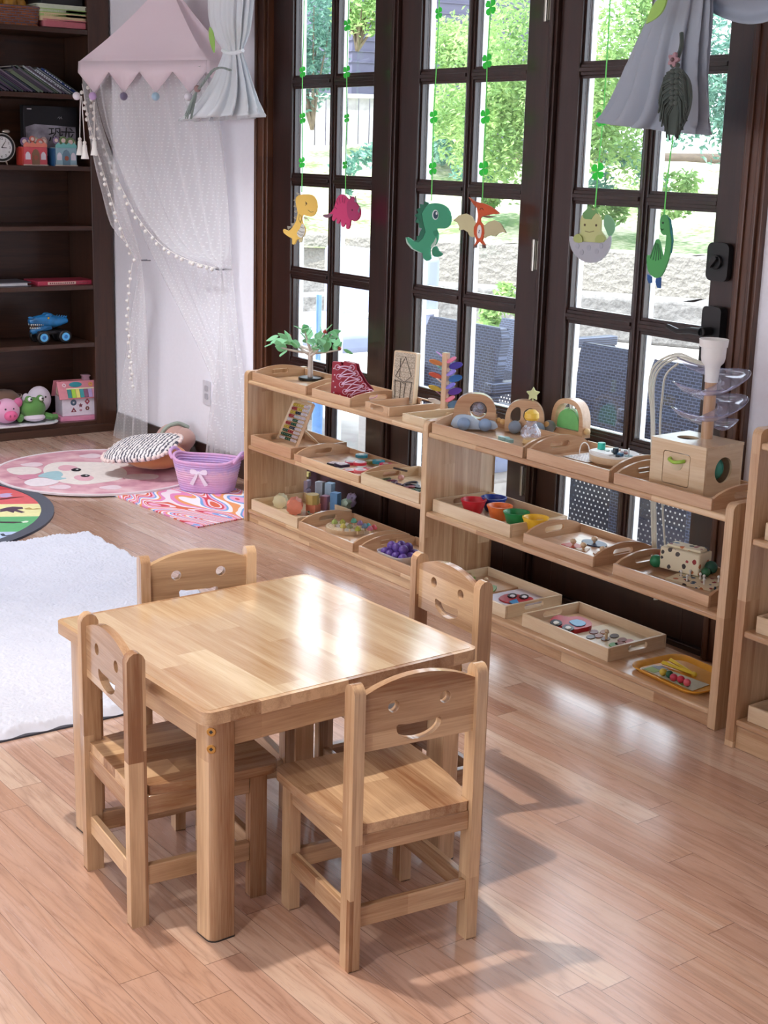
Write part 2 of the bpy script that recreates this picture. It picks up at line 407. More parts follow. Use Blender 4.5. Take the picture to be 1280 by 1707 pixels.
ROWS = [.225, .62, 1.023, 1.427, 1.835, 2.24]
def door(idx, x0, x1, g0, g1, mc, yslab=YW+.004):
    e = bpy.data.objects.new('door_%d' % idx, None); COL.objects.link(e); e.location = (x0, yslab, 0); struct(e)
    Mx = T(-x0, -yslab, 0); ya, yb = yslab, yslab+.045; hw = .0185
    fr = G().bb(x0, g0, ya, yb, .022, 2.36, M=Mx).bb(g1, x1, ya, yb, .022, 2.36, M=Mx).bb(g0, g1, ya, yb, .022, ROWS[0], M=Mx).bb(g0, g1, ya, yb, ROWS[-1]+hw, 2.36, M=Mx)
    fr.build('frame', M['darkZ'], e, bev=.003)
    mu = G()
    ml = mc
    mu.bb(ml-hw, ml+hw, ya+.006, yb-.004, ROWS[0], ROWS[-1]+hw, M=Mx).bb(ml-.007, ml+.007, ya-.002, ya+.01, ROWS[0], ROWS[-1]+hw, M=Mx)
    for z in ROWS[1:]:
        for a, b in ((g0, ml-hw), (ml+hw, g1)):
            mu.bb(a, b, ya+.0062, yb-.004, z-hw, z+hw, M=Mx).bb(a, b, ya-.0018, ya+.01, z-.007, z+.007, M=Mx)
    # inner glazing bead round every pane
    bd = G(); w = .009
    zs = [ROWS[0]-hw]+ROWS[1:]
    for a, b in ((g0, ml-hw), (ml+hw, g1)):
        for k in range(len(ROWS)-1):
            z0, z1 = zs[k]+hw, zs[k+1]-hw
            bd.bb(a, a+w, ya+.012, ya+.02, z0, z1, M=Mx).bb(b-w, b, ya+.012, ya+.02, z0, z1, M=Mx)
            bd.bb(a+w, b-w, ya+.012, ya+.0199, z0, z0+w, M=Mx).bb(a+w, b-w, ya+.012, ya+.0199, z1-w, z1, M=Mx)
    mu.build('muntin', M['darkZ'], e, bev=.002)
    bd.build('glazing_bead', M['darkZ'], e)
    ex = G(); yc, yd = yb, yb+.022; k = .006
    ex.bb(x0, g0+k, yc, yd, .03, 2.36, M=Mx).bb(g1-k, x1, yc, yd, .03, 2.36, M=Mx).bb(ml-hw-k+.004, ml+hw+k-.004, yc, yd, .2, 2.3, M=Mx)
    ex.bb(g0, g1, yc, yd-.001, .03, ROWS[0]+.006, M=Mx)
    for z in ROWS[1:]: ex.bb(g0, g1, yc, yd-.002, z-hw-.004, z+hw+.004, M=Mx)
    ex.build('exterior_trim', M['exterior'], e, label='white painted outer face')
    for a, b in ((g0, ml-hw), (ml+hw, g1)):
        for k2 in range(len(ROWS)-1):
            G().bb(a, b, yb-.012, yb-.009, zs[k2]+hw-.002, zs[k2+1]-hw+.002, M=Mx).build('pane', M['glass'], e)
    return e
d1 = door(1, -5.615, -4.715, -5.458, -4.846, -5.148)
d2 = door(2, -4.667, -3.803, -4.544, -3.925, -4.244)
d3 = door(3, -3.759, -2.911, -3.658, -3.017, -3.328)
# hinge between door 2 and 3, lock and lever on door 3
o = d3.location
g = G()
for z in (1.215, .40, 2.05):
    g.cyl((-3.822-o.x, -.014, z-.055), (-3.822-o.x, -.014, z+.055), .007, n=10)
    g.bb(-3.84-o.x, -3.805-o.x, -.009, -.003, z-.05, z+.05)
g.build('hinge', M['chrome'], d3, bev=.001)
lk = G().plate([rr(0, 0, .085, .115, .02)], .02, T(-2.975-o.x, -.012, 1.255) @ UPR).cyl((-2.975-o.x, -.02, 1.255), (-2.975-o.x, -.034, 1.255), .022, n=20)
lk.plate([rr(0, 0, .012, .04, .005)], .014, T(-2.975-o.x, -.04, 1.255) @ R(40, 'Y') @ UPR)
lk.build('door_lock', M['black'], d3, bev=.002)
hd = G().plate([rr(0, 0, .075, .20, .015)], .03, T(-2.972-o.x, -.017, 1.02) @ UPR).cyl((-2.972-o.x, -.03, 1.045), (-2.972-o.x, -.075, 1.045), .014, n=16)
hb = hd.build('handle_plate', M['black'], d3, bev=.004)
G().tube([(-2.972-o.x, -.075, 1.045), (-3.01-o.x, -.078, 1.045), (-3.06-o.x, -.078, 1.037), (-3.11-o.x, -.074, 1.048)], [.012, .011, .009, .007], 10).build('handle_lever', M['black'], hb, label='black lever handle')

# ================================================================== TABLE
tb = thing('activity_table', 'low square light wood table with glossy top, in the middle of the four smiling chairs', 'table', (-2.585, 1.552, 0), 1.6)
g = G().plate([rr(0, 0, .672, .69, .024, 8)], .027, T(0, 0, .4925)); g.build('tabletop', M['chairX'], tb, bev=.008, seg=3)
G().plate([rr(0, 0, .648, .666, .012, 6)], .0012, T(0, 0, .5062)).build('table_laminate', M['table'], tb, bev=.0004)
for sx in (-1, 1):
    for sy in (-1, 1):
        L = rr(0, 0, .056, .056, .004, 2); cx, cy = sx*.288, sy*.294
        # corner facing outwards is rounded
        L = [(p[0]+cx, p[1]+cy) for p in ([(-sx*.028, -sy*.028), (sx*.028, -sy*.028), (sx*.028, sy*.010)] + [(sx*(.010+.018*math.cos(a)), sy*(.010+.018*math.sin(a))) for a in (.4, .8, 1.2)] + [(sx*.010, sy*.028), (-sx*.028, sy*.028)])]
        lg = G().plate([L], .476, T(0, 0, .241)).build('leg', M['chairZ'], tb, bev=.002)
        G().plate([[(p[0], p[1]) for p in L]], .004, T(0, 0, .002)).build('foot_pad', M['black'], lg)
        if sx == 1:
            for z in (.455, .419):
                n = Vector((sx, sy, 0)).normalized(); q = Vector((cx+sx*.0205, cy+sy*.0205, z))
                G().cyl(q-n*.004, q+n*.0035, .0095, n=18).build('screw', M['brass'], lg, bev=.0012); G().cyl(q+n*.0034, q+n*.0042, .0042, n=4).build('screw_slot', M['black'], lg)
for sx in (-1, 1):
    G().bb(sx*.292-.011, sx*.292+.011, -.266, .266, .412, .4785).build('apron', M['chairY'], tb, bev=.002)
    G().bb(-.26, .26, sx*.298-.011, sx*.298+.011, .412, .4785).build('apron', M['chairX'], tb, bev=.002)

# ================================================================== CHAIRS
def chair_proto(loc, rz, label):
    t = thing('smiley_chair', label, 'chair', loc, rz, 'smiling wooden chairs round the table')
    def post(sx, y0, h, nm):
        a = .1235; L = [(y0, 0), (y0+.038, 0), (y0+.038, h-.016), (y0+.033, h-.006), (y0+.024, h), (y0+.014, h), (y0+.005, h-.006), (y0, h-.016)] if h > .4 else [(y0, 0), (y0+.038, 0), (y0+.038, h), (y0, h)]
        K = T(sx*(a+.012), 0, 0) @ Matrix(((0, 0, 1, 0), (1, 0, 0, 0), (0, 1, 0, 0), (0, 0, 0, 1)))
        p = G().plate([L], .024, K).build(nm, M['chairZ'], t, bev=.004, seg=2)
        G().bb(sx*(a+.012)-.010, sx*(a+.012)+.010, y0+.002, y0+.036, -.0, .004).build('foot_pad', M['black'], p)
    for sx in (-1, 1):
        post(sx, .114, .592, 'leg'); post(sx, -.152, .284, 'leg')
        G().bb(sx*.1355-.009, sx*.1355+.009, -.114, .114, .243, .284).build('seat_rail', M['chairY'], t, bev=.002)
        G().bb(sx*.1355-.009, sx*.1355+.009, -.114, .114, .088, .131).build('stretcher', M['chairY'], t, bev=.002)
    G().bb(-.1235, .1235, .126, .142, .243, .284).build('seat_rail', M['chairX'], t, bev=.002)
    G().bb(-.1235, .1235, -.142, -.126, .243, .284).build('seat_rail', M['chairX'], t, bev=.002)
    G().bb(-.1235, .1235, .126, .142, .088, .131).build('stretcher', M['chairX'], t, bev=.002)
    G().bb(-.1235, .1235, -.142, -.126, .088, .131).build('stretcher', M['chairX'], t, bev=.002)
    L = [(.1225, .140), (-.1225, .140), (-.1225, .112), (-.140, .106), (-.153, .02), (-.160, -.08), (-.160, -.15)]
    L += [(-.160+.03-.03*math.cos(a), -.15-.03*math.sin(a)) for a in (.4, .8, 1.2, 1.57)]
    L += [(-x, y) for x, y in reversed(L[2:])]
    G().plate([L], .0205, T(0, 0, .2945)).build('seat', M['chairY'], t, bev=.005, seg=3)
    top = [(-.125+.25*i/16, .566+.030*(1-((i-8)/8)**2)) for i in range(17)]
    P = [(-.125, .455)]+top+[(.125, .455)]
    mouth = [(-.050+.1*i/8, .497-.004*(1-((i-4)/4)**2)) for i in range(9)]
    mouth = [(-.050, .494), (-.046, .4985), (-.038, .4975)] + [(-.03+.06*i/4, .4955) for i in range(5)] + [(.038, .4975), (.046, .4985), (.050, .494)]
    mouth += [(.050*math.cos(a), .490-.028*math.sin(a)) for a in [math.radians(12+156*i/12) for i in range(13)]]
    G().plate([P, circ(-.057, .537, .0125), circ(.057, .537, .0125), mouth], .018, T(0, .133, 0) @ UPR).build('backrest', M['chairX'], t, bev=.003, seg=2)
    return t
c0 = chair_proto((-2.157, 1.574, 0), -96.3, 'light wood smiling chair at the near right of the table, its back to the viewer')
dup(c0, (-2.532, 1.297, 0), 174.8, 'light wood smiling chair at the near left of the table')
dup(c0, (-2.857, 1.580, 0), 79.6, 'light wood smiling chair behind the table next to the fluffy white rug')
dup(c0, (-2.574, 1.930, 0), -3.9, 'light wood smiling chair between the table and the low toy shelves')

# ================================================================== SHELF UNITS
def shelf_unit(label, x0, x1, yf, dep, shelves, hside, kick=True, nm='toy_shelf'):
    t = thing(nm, label, 'shelf unit', (x0, yf, 0))
    w = x1-x0
    for a in (0, w-.028):
        Lp = [(.0, 0), (dep, 0), (dep, hside)] + [(.02-.02*math.sin(q), hside-.02+.02*math.cos(q)) for q in (0, .4, .8, 1.2, 1.57)]
        K = T(a+.014, 0, 0) @ Matrix(((0, 0, 1, 0), (1, 0, 0, 0), (0, 1, 0, 0), (0, 0, 0, 1)))
        G().plate([Lp], .028, K).build('side_panel', M['shelfZ'], t, bev=.003)
    for z in shelves:
        G().bb(.028, w-.028, .002, dep-.004, z-.019, z).build('shelf', M['shelfX'], t, bev=.006, seg=3)
    if kick: G().bb(.028, w-.028, .010, .028, .0, shelves[0]-.0195).build('kick_board', M['shelfX'], t, bev=.002)
    return t
U1, U2 = 3.0, 2.957
shelf_unit('low three-tier light wood toy shelf left of the other, beside the pink rope basket', -5.165, -3.872, U1, .30, [.055, .335, .612], .648)
shelf_unit('low three-tier light wood toy shelf in the middle, holding the coloured cups', -3.862, -2.47, U2, .30, [.055, .335, .618], .655)
shelf_unit('taller light wood shelf cut off by the right edge of the photo', -2.388, -1.3, 2.905, .30, [.085, .338, .594, .85], .885, nm='tall_toy_shelf')

# ================================================================== TRAYS
def tray(label, x0, x1, y0, y1, z, h=.034, arch=.028, wood_='tray', hole=.5, th=.009, nm='wooden_tray', cat='tray', ends='x', holes=(1, 1)):
    w, d = x1-x0, y1-y0; t = thing(nm, label, cat, ((x0+x1)/2, (y0+y1)/2, z))
    if ends == 'y':
        w, d = d, w; t.rotation_euler = (0, 0, -PI/2)
    wx, wy = M[wood_+'X'], M[wood_+'Y']
    G().bb(-w/2+th, w/2-th, -d/2+th, d/2-th, .001, .006).build('tray_base', wx, t)
    for s in (-1, 1): G().bb(-w/2, w/2, s*(d/2)-(th if s > 0 else 0), s*(d/2)+(0 if s > 0 else th), 0, h).build('tray_side', wx, t, bev=.0015)
    for k, s in enumerate((-1, 1)):
        e = d/2-th-.0005
        H = [(-e, 0), (e, 0), (e, h)] + [(e-2*e*i/14, h+arch*math.sin(PI*i/14)**.75) for i in range(1, 14)] + [(-e, h)]
        if arch < .002: H = [(-e, 0), (e, 0), (e, h), (-e, h)]
        loops = [H]
        if holes[k]: loops.append(rr(0, h+arch*.5-.014 if arch > .002 else h*.6, .085, .02, .0098))
        K = T(s*(w/2-th/2), 0, 0) @ Matrix(((0, 0, 1, 0), (1, 0, 0, 0), (0, 1, 0, 0), (0, 0, 0, 1)))
        G().plate(loops, th, K).build('tray_end', wy, t, bev=.0015)
    return t
Z1T, Z1M, Z1B = .612, .335, .055
Z2T, Z2M, Z2B = .618, .335, .055
tray('long wooden tray under the toy tree at the left end of the left shelf top', -5.12, -4.705, 3.012, 3.275, Z1T, .036, .022)
tray('wooden tray under the red lacing boot', -4.66, -4.395, 3.012, 3.275, Z1T, .034, .018, holes=(0, 1))
tray('small wooden tray under the upright peg board with the house outline', -4.32, -4.165, 3.03, 3.27, Z1T, .034, 0, ends='y')
tray('pale wooden tray under the leaf marble tree', -4.07, -3.93, 3.02, 3.27, Z1T, .030, 0, wood_='pale', ends='y', holes=(0, 0))
tray('long wooden tray under the bead abacus', -5.12, -4.80, 3.005, 3.28, Z1M, .045, .0, holes=(1, 0))
tray('arched wooden tray full of round and square jar lids', -4.775, -4.315, 3.005, 3.28, Z1M, .028, .03)
tray('wooden tray of dark tangled threading shapes on the left shelf', -4.30, -3.935, 3.005, 3.28, Z1M, .042, .0, wood_='pale', holes=(1, 0))
tray('wooden tray of pastel building blocks on the lowest left shelf', -5.12, -4.752, 3.01, 3.28, Z1B, .045, .0, wood_='pale', holes=(0, 0))
tray('arched wooden tray under the coloured mushroom board', -4.735, -4.345, 3.005, 3.28, Z1B, .036, .028)
tray('arched wooden tray under the dish of purple balls', -4.305, -3.935, 3.005, 3.28, Z1B, .036, .028)
tray('wooden tray under the elephants and the arched toys on the middle shelf top', -3.82, -3.345, 2.963, 3.225, Z2T, .036, .028)
tray('arched wooden tray under the round music board', -3.325, -2.955, 2.963, 3.23, Z2T, .036, .032)
tray('arched wooden tray under the ball drop box', -2.935, -2.555, 2.963, 3.23, Z2T, .034, .026)
tray('pale flat-ended wooden tray holding five coloured cups', -3.828, -3.412, 2.985, 3.24, Z2M, .044, .0, wood_='pale')
tray('arched wooden tray under the knobbed shape puzzle', -3.345, -3.02, 2.985, 3.24, Z2M, .034, .028)
tray('arched wooden tray under the printed threading box', -2.935, -2.555, 2.985, 3.24, Z2M, .034, .026)
tray('pale wooden tray with a leaf puzzle and a red car puzzle', -3.812, -3.415, 2.985, 3.24, Z2B, .044, .0, wood_='pale')
tray('pale wooden tray with a red car and a peg puzzle on the lowest middle shelf', -3.33, -2.93, 2.985, 3.24, Z2B, .044, .0, wood_='pale')
for z, nm_ in ((.85, 'on the top of the tall right shelf'), (.594, 'on the upper tier of the tall right shelf'), (.338, 'on the middle tier of the tall right shelf'), (.085, 'on the lowest tier of the tall right shelf')):
    tray('pale empty wooden tray '+nm_, -2.335, -1.95, 2.925, 3.18, z, .046, .0, wood_='pale', holes=(0, 0))
# ================================================================== OUTSIDE
def O(px, dist, z):
    d = _ray(px, 236); d = Vector((d.x, d.y, 0)).normalized(); return Vector((d.x*dist, d.y*dist, z))
GZ = -.12
M['concrete'] = plain('patio_concrete', 'B4B0AA', .8, .08, 6, .3)
M['lawn'] = None
n = N('sunny_dry_lawn'); co = n.coords(rnd=False)
t1 = n.n('ShaderNodeTexNoise', {'Vector': co, 'Scale': .9, 'Detail': 6.0}).outputs[0]
t2 = n.n('ShaderNodeTexNoise', {'Vector': co, 'Scale': 14.0, 'Detail': 4.0}).outputs[0]
n.set(col=n.ramp(n.math('ADD', n.math('MULTIPLY', t1, .6), n.math('MULTIPLY', t2, .4)), [(.40, srgb('5C7A40')), (.50, srgb('A8AC88')), (.62, srgb('C8C0B0'))]), rough=.9); M['lawn'] = n.mat
def stone_mat(name, a, b, sc):
    n = N(name); co = n.coords(rnd=False)
    v = n.n('ShaderNodeTexVoronoi', {'Vector': n.n('ShaderNodeMapping', {0: co, 3: (1, 1, 1.8)}).outputs[0], 'Scale': sc})
    t = n.n('ShaderNodeTexNoise', {'Vector': co, 'Scale': sc*4, 'Detail': 5.0}).outputs[0]
    n.set(col=n.mix(t, srgb(a), srgb(b)), rough=.9); n.bump(n.math('ADD', v.outputs[0], t), .8, .03); return n.mat
M['stone'] = stone_mat('rough_grey_stone', '8C8A88', '4A4846', 5)
M['block'] = stone_mat('pale_wall_block', '9A968E', '66625C', 9)

def quadstrip(pts, th, h, z0):
    g = G()
    for a, b in zip(pts[:-1], pts[1:]):
        d = (b-a); L = d.length; ang = math.degrees(math.atan2(d.y, d.x)); c = (a+b)/2
        g.box((c.x, c.y, z0+h/2), (L+th*.3, th, h), ang)
    return g
# ground: patio, then a slope of lawn rising away from the house
struct(G().bb(-40, 6, YW+.1, 40, GZ-.1, GZ).build('ground_patio', M['concrete']))
w0 = [O(420, 15.3, 0), O(640, 14.6, 0), O(860, 14.2, 0), O(1180, 13.6, 0), O(1500, 13.0, 0)]
tag(quadstrip(w0, .45, .42, GZ).build('stone_wall', M['stone'], bev=.03), 'low rough grey stone wall across the far side of the patio', 'wall')
w1 = [O(420, 17.6, 0), O(640, 16.9, 0), O(860, 16.3, 0), O(1180, 15.4, 0), O(1500, 14.8, 0)]
tag(quadstrip(w1, .35, .72, GZ).build('block_wall', M['block'], bev=.02), 'second garden wall of pale blocks behind the low stone wall', 'wall')
def slope(u, v):
    px = 300+1300*u; d = (17.5-3.0*u)+v*16; p = O(px, d, .45+1.2*min(1, v*1.7)+.07*math.sin(17*u)*math.sin(9*v)); return tuple(p)
struct(G().grid(slope, 40, 30).build('ground_lawn', M['lawn']))
M['log'] = wood('weathered_log', '6A5C4C', '3A3028', 'X', .8, .4, 4, coat=0)
for k, (a, b, z) in enumerate(((690, 900, 1.28), (700, 890, 1.50), (930, 1230, 1.32), (940, 1240, 1.55))):
    p, q = O(a, 25-k*.2, z), O(b, 24-k*.2, z+.03)
    tag(G().cyl(p, q, .10, n=12).build('garden_log', M['log']), ('lower', 'upper')[k % 2]+' weathered log of the terrace edge behind '+('door 2, the middle door' if k < 2 else 'the right door'), 'log')

# fence and houses
M['fence'] = plain('pale_fence_board', 'B0AAAC', .7, .12, 8)
fr = thing('garden_fence', 'pale board fence at the back of the yard behind the left door', 'fence', tuple(O(420, 27, 1.2)))
a, b = O(300, 27.5, 0)-fr.location, O(700, 27, 0)-fr.location
a.z = b.z = 0; d = (b-a).normalized(); ang = math.degrees(math.atan2(d.y, d.x)); L = (b-a).length
g = G(); k = 0
while k*.2 < L:
    c = a+d*(k*.2); g.box((c.x, c.y, .65), (.185, .03, 1.3+.02*(k % 3)), ang); k += 1
g.build('fence_board', M['fence'], fr)
g = G(); c = (a+b)/2; g.box((c.x, c.y-.04, 1.34), (L, .09, .07), ang); g.build('fence_cap', M['white'], fr)
M['siding'] = plain('lavender_grey_siding', '5A586E', .7, .05, 3)
M['sidingd'] = plain('dark_roof_shingle', '444452', .8, .1, 6)
hs = thing('neighbour_house', 'lavender grey house with lapped siding behind the fence and trees', 'house', tuple(O(660, 34, 1.2)))
p0, p1 = O(520, 33, 0)-hs.location, O(800, 35, 0)-hs.location; p0.z = p1.z = 0
d = (p1-p0).normalized(); ang = math.degrees(math.atan2(d.y, d.x)); L = (p1-p0).length; c = (p0+p1)/2
g = G().box((c.x, c.y, 2.5), (L, 4, 5), ang)
for k in range(22): g.box((c.x, c.y, .2+k*.22), (L+.06, 4.06, .03), ang)
g.build('siding_wall', M['siding'], hs)
G().box((c.x, c.y, 5.2), (L+1, 5.2, .35), ang).build('roof', M['sidingd'], hs)
G().box((c.x-.4, c.y-2.6, 1.15), (1.9, .5, 2.3), ang).build('garage_door', M['sidingd'], hs)

# foliage
def leaf_mat(name, a, b, c):
    n = N(name); co = n.coords(rnd=False)
    t = n.n('ShaderNodeTexNoise', {'Vector': co, 'Scale': 2.2, 'Detail': 5.0, 'Roughness': .8}).outputs[0]
    col = n.ramp(t, [(.3, srgb(a)), (.5, srgb(b)), (.68, srgb(c))])
    n.set(col=col, rough=.5); tl = n.n('ShaderNodeBsdfTranslucent', {0: col})
    mx = n.n('ShaderNodeMixShader', {0: .45, 1: n.b.outputs[0], 2: tl.outputs[0]}); n.t.links.new(mx.outputs[0], n.out.inputs[0]); return n.mat
M['leafy'] = leaf_mat('sunlit_green_leaves', '4A7440', '8CAE68', 'C8D898')
M['leafb'] = leaf_mat('blue_green_leaves', '34584E', '6C9A8C', 'A4C8B4')
M['bark'] = plain('grey_bark', '7A6A5A', .9, .15, 12)
def bush(name, label, cat, c, rx, ry, rz, nl, size, mat, trunk=True, group=None, clus=14):
    t = thing(name, label, cat, (c.x, c.y, c.z), 0, group)
    rnd = random.Random(int(c.x*100+c.y*10)); g = G()
    cl = [(rnd.uniform(-.62, .62)*rx, rnd.uniform(-.62, .62)*ry, rz*(1+rnd.uniform(-.6, .62)), rnd.uniform(.28, .5)) for _ in range(clus)]
    for i in range(nl):
        q = cl[i % clus]; v = Vector((rnd.gauss(0, 1), rnd.gauss(0, 1), rnd.gauss(0, 1))).normalized()*(rnd.random()**.4)*q[3]
        p = Vector((q[0]+v.x*rx, q[1]+v.y*ry, q[2]+v.z*rz))
        E = Euler((rnd.uniform(-1.2, 1.2), rnd.uniform(-1.2, 1.2), rnd.uniform(0, 6.28))).to_matrix(); s = size*rnd.uniform(.6, 1.2)
        vs = [p+E @ Vector(w) for w in ((0, -s, 0), (s*.42, 0, s*.15), (0, s, 0), (-s*.42, 0, s*.15))]
        g.add(vs, [(0, 1, 2), (0, 2, 3)])
    g.build('foliage', mat, t)
    if trunk:
        h = G()
        for q in cl: h.tube([(0, 0, 0), (q[0]*.3, q[1]*.3, q[2]*.4), (q[0], q[1], q[2])], [.035, .02, .008], 6)
        h.build('branches', M['bark'], t)
    return t
bush('garden_tree', 'blue green tree at the back of the yard behind the left door', 'tree', O(520, 25, 1.9), 1.0, 1.0, 1.6, 7000, .055, M['leafb'])
bush('garden_tree', 'bright green tree hanging in from the top of the left door', 'tree', O(592, 23.5, 3.1), .8, .8, 1.0, 3600, .055, M['leafy'])
bush('leafy_shrub', 'large sunlit shrub filling the right panes of the middle door', 'shrub', O(838, 17.5, .95), 1.05, 1.05, 1.3, 13000, .045, M['leafy'], False, clus=30)
bush('leafy_shrub', 'yellow green shrub beside the large one in the middle door', 'shrub', O(790, 21, 1.5), .8, .8, 1.1, 5000, .05, M['leafy'], False, clus=18)
bush('leafy_shrub', 'bluish low shrub under the siding house in the middle door', 'shrub', O(735, 23, 1.3), 1.1, 1.1, .55, 3600, .06, M['leafb'], False, clus=18)
bush('leafy_shrub', 'sunlit shrub in the left panes of the right door', 'shrub', O(1000, 16.5, 1.0), .85, .85, 1.4, 10000, .045, M['leafy'], False, clus=22)
bush('leafy_shrub', 'blue green shrub in the upper right pane of the right door', 'shrub', O(1190, 19, 1.5), .8, .8, 1.2, 5000, .055, M['leafb'], False, clus=18)
for px, dd, z, s, lb in ((1010, 17.4, .75, .28, 'small loose plant on the slope left in the right door'), (1115, 17.2, .8, .34, 'small loose plant on the slope behind the long-neck dinosaur'),
                      (1060, 17.5, 1.0, .4, 'low shrub on the slope right of the egg ornament'), (800, 18.5, .9, .36, 'low shrub on the slope above the orange dinosaur'), (590, 20, .95, .4, 'patch of low plants in the left door'),
                      (815, 18.0, .75, .22, 'tuft of green on the garden wall behind the patio chair'), (835, 13.2, GZ, .3, 'spiky grass plant in front of the stone wall')):
    bush('garden_plant', lb, 'plant', O(px, dd, z), s*1.3, s*1.3, s, 520, .06, M['leafy'] if s < .35 else M['leafb'], False, clus=7)

# patio furniture
def weave(name, a, b):
    n = N(name); co = n.coords('Object', False)
    br = n.n('ShaderNodeTexBrick', {'Vector': n.n('ShaderNodeMapping', {0: co, 2: (math.radians(90), 0, 0)}).outputs[0], 'Color1': srgb(a), 'Color2': srgb(b), 'Mortar': srgb('566078'), 'Scale': 1.0, 'Mortar Size': .0016, 'Brick Width': .030, 'Row Height': .013})
    n.set(col=br.outputs[0], rough=.45); n.bump(br.outputs[1], -.5, .004); return n.mat
M['rattan'] = weave('dark_rattan_weave', '20283C', '12182A')
n = N('open_rattan_weave'); co = n.coords('Object', False); sx_ = n.n('ShaderNodeSeparateXYZ', {0: co}).outputs
rw_ = n.math('DIVIDE', sx_[2], .022); cx_ = n.math('ADD', n.math('DIVIDE', sx_[0], .026), n.math('MULTIPLY', n.math('MODULO', n.math('FLOOR', rw_), 2.0), .5))
hole = n.math('MULTIPLY', n.math('LESS_THAN', n.math('ABSOLUTE', n.math('SUBTRACT', n.math('FRACT', cx_), .5)), .16), n.math('LESS_THAN', n.math('ABSOLUTE', n.math('SUBTRACT', n.math('FRACT', rw_), .5)), .17))
n.set(col=srgb('1A2032'), rough=.5)
mx = n.n('ShaderNodeMixShader', {0: hole, 1: n.b.outputs[0], 2: n.n('ShaderNodeBsdfTransparent').outputs[0]}); n.t.links.new(mx.outputs[0], n.out.inputs[0]); M['rattan_open'] = n.mat
def rattan(px0, px1, y, ztop, label):
    a = W(px0, 600, y); b = W(px1, 600, y); w = b.x-a.x
    t = thing('rattan_armchair', label, 'armchair', ((a.x+b.x)/2, y, GZ), 0, 'rattan armchairs on the patio')
    h = ztop-GZ
    Lb = [(-w*.44, .40), (w*.44, .40), (w*.5, h-.05), (w*.46, h), (-w*.46, h), (-w*.5, h-.05)]
    G().plate([Lb], .05, T(0, 0, 0) @ R(-6, 'X') @ UPR).build('backrest', M['rattan'], t, bev=.012)
    G().bb(-w*.48, w*.48, .03, .56, .30, .42).build('seat', M['rattan'], t, bev=.015)
    for s in (-1, 1):
        G().bb(s*w*.52-.035, s*w*.52+.035, -.02, .56, .58, .64).build('armrest', M['rattan'], t, bev=.012)
        for yy in (0, .52): G().bb(s*w*.52-.03, s*w*.52+.03, yy-.03, yy+.03, 0, .58).build('leg', M['rattan'], t, bev=.006)
    G().add([(-w*.48, -.02, .0), (w*.48, -.02, .0), (w*.48, -.02, .42), (-w*.48, -.02, .42)], [(0, 1, 2, 3)]).build('skirt', M['rattan_open'], t)
    return t
rattan(692, 818, 4.28, .77, 'dark rattan armchair outside the middle door')
rattan(948, 1046, 4.35, .76, 'dark rattan armchair outside the left panes of the right door')
rattan(1068, 1180, 4.30, .75, 'dark rattan armchair outside the right panes of the right door')
rattan(820, 905, 5.6, .60, 'lower dark rattan armchair further out behind the middle door')
M['slat'] = wood('bleached_slat_wood', 'B8B0A8', '8C847C', 'X', .6, .2, 4, coat=0)
tt = thing('patio_table', 'pale slatted patio table behind the rattan armchairs', 'table', (-4.2, 5.55, GZ-.10))
for k in range(9): G().bb(-1.5, 1.5, -.5+k*.112, -.5+k*.112+.1, .68, .71).build('slat', M['slat'], tt, bev=.004)
for sx in (-1.3, 1.3):
    for sy in (-.4, .4): G().bb(sx-.035, sx+.035, sy-.035, sy+.035, 0, .68).build('leg', M['slat'], tt)
M['cush'] = plain('pale_outdoor_cushion', '8E96B0', .8, .04, 10)
so = thing('outdoor_lounge_chair', 'white framed lounge chair with pale cushions outside the left door', 'chair', (W(556, 520, 5.7).x, 5.7, GZ))
G().bb(-.7, .6, -.35, .4, .34, .48).build('seat_cushion', M['cush'], so, bev=.04, seg=3)
G().bb(-.7, .6, .36, .5, .45, .98).build('back_cushion', M['cush'], so, bev=.04, seg=3)
for sx in (-.72, .62):
    G().tube([(sx, -.38, 0), (sx, -.38, .6), (sx, .45, .6), (sx, .45, 0)], .022, 8).build('frame', M['white'], so)
st = thing('outdoor_bench', 'pale plank bench by the wall outside the left door', 'bench', (W(575, 640, 4.75).x, 4.75, GZ))
for k in range(4): G().bb(-.7, .6, -.25+k*.13, -.25+k*.13+.115, .36, .39).build('plank', M['slat'], st, bev=.004)
for sx in (-.6, .5): G().bb(sx-.03, sx+.03, -.22, .22, 0, .36).build('leg', M['slat'], st)
q = W(528, 735, 4.05)
bp = thing('blue_pole', 'upright blue pole with wider foot outside the left door', 'pole', (q.x, q.y, GZ))
G().cyl((0, 0, 0), (0, 0, .48), .028, n=14).build('foot', paint('6E9AD0'), bp); G().cyl((-.012, 0, .48), (-.012, 0, .95), .008, n=8).cyl((.012, 0, .48), (.012, 0, .95), .008, n=8).build('rod', paint('8FB2DC'), bp)
q = O(838, 5.9, .0)
tag(G().lathe([(.09, 0), (.1, .03), (.1, .11), (.095, .115), (.085, .11), (.085, .02), (0, .02)], 24).build('round_planter', M['cush'], loc=(q.x, q.y, GZ+.39), bev=0), 'pale round pot on a stand outside the middle door', 'pot')
tag(G().bb(-.2, .2, -.2, .2, 0, .39).build('pot_stand', M['slat'], loc=(q.x, q.y, GZ), bev=.01), 'pale stand under the round pot outside', 'stand')

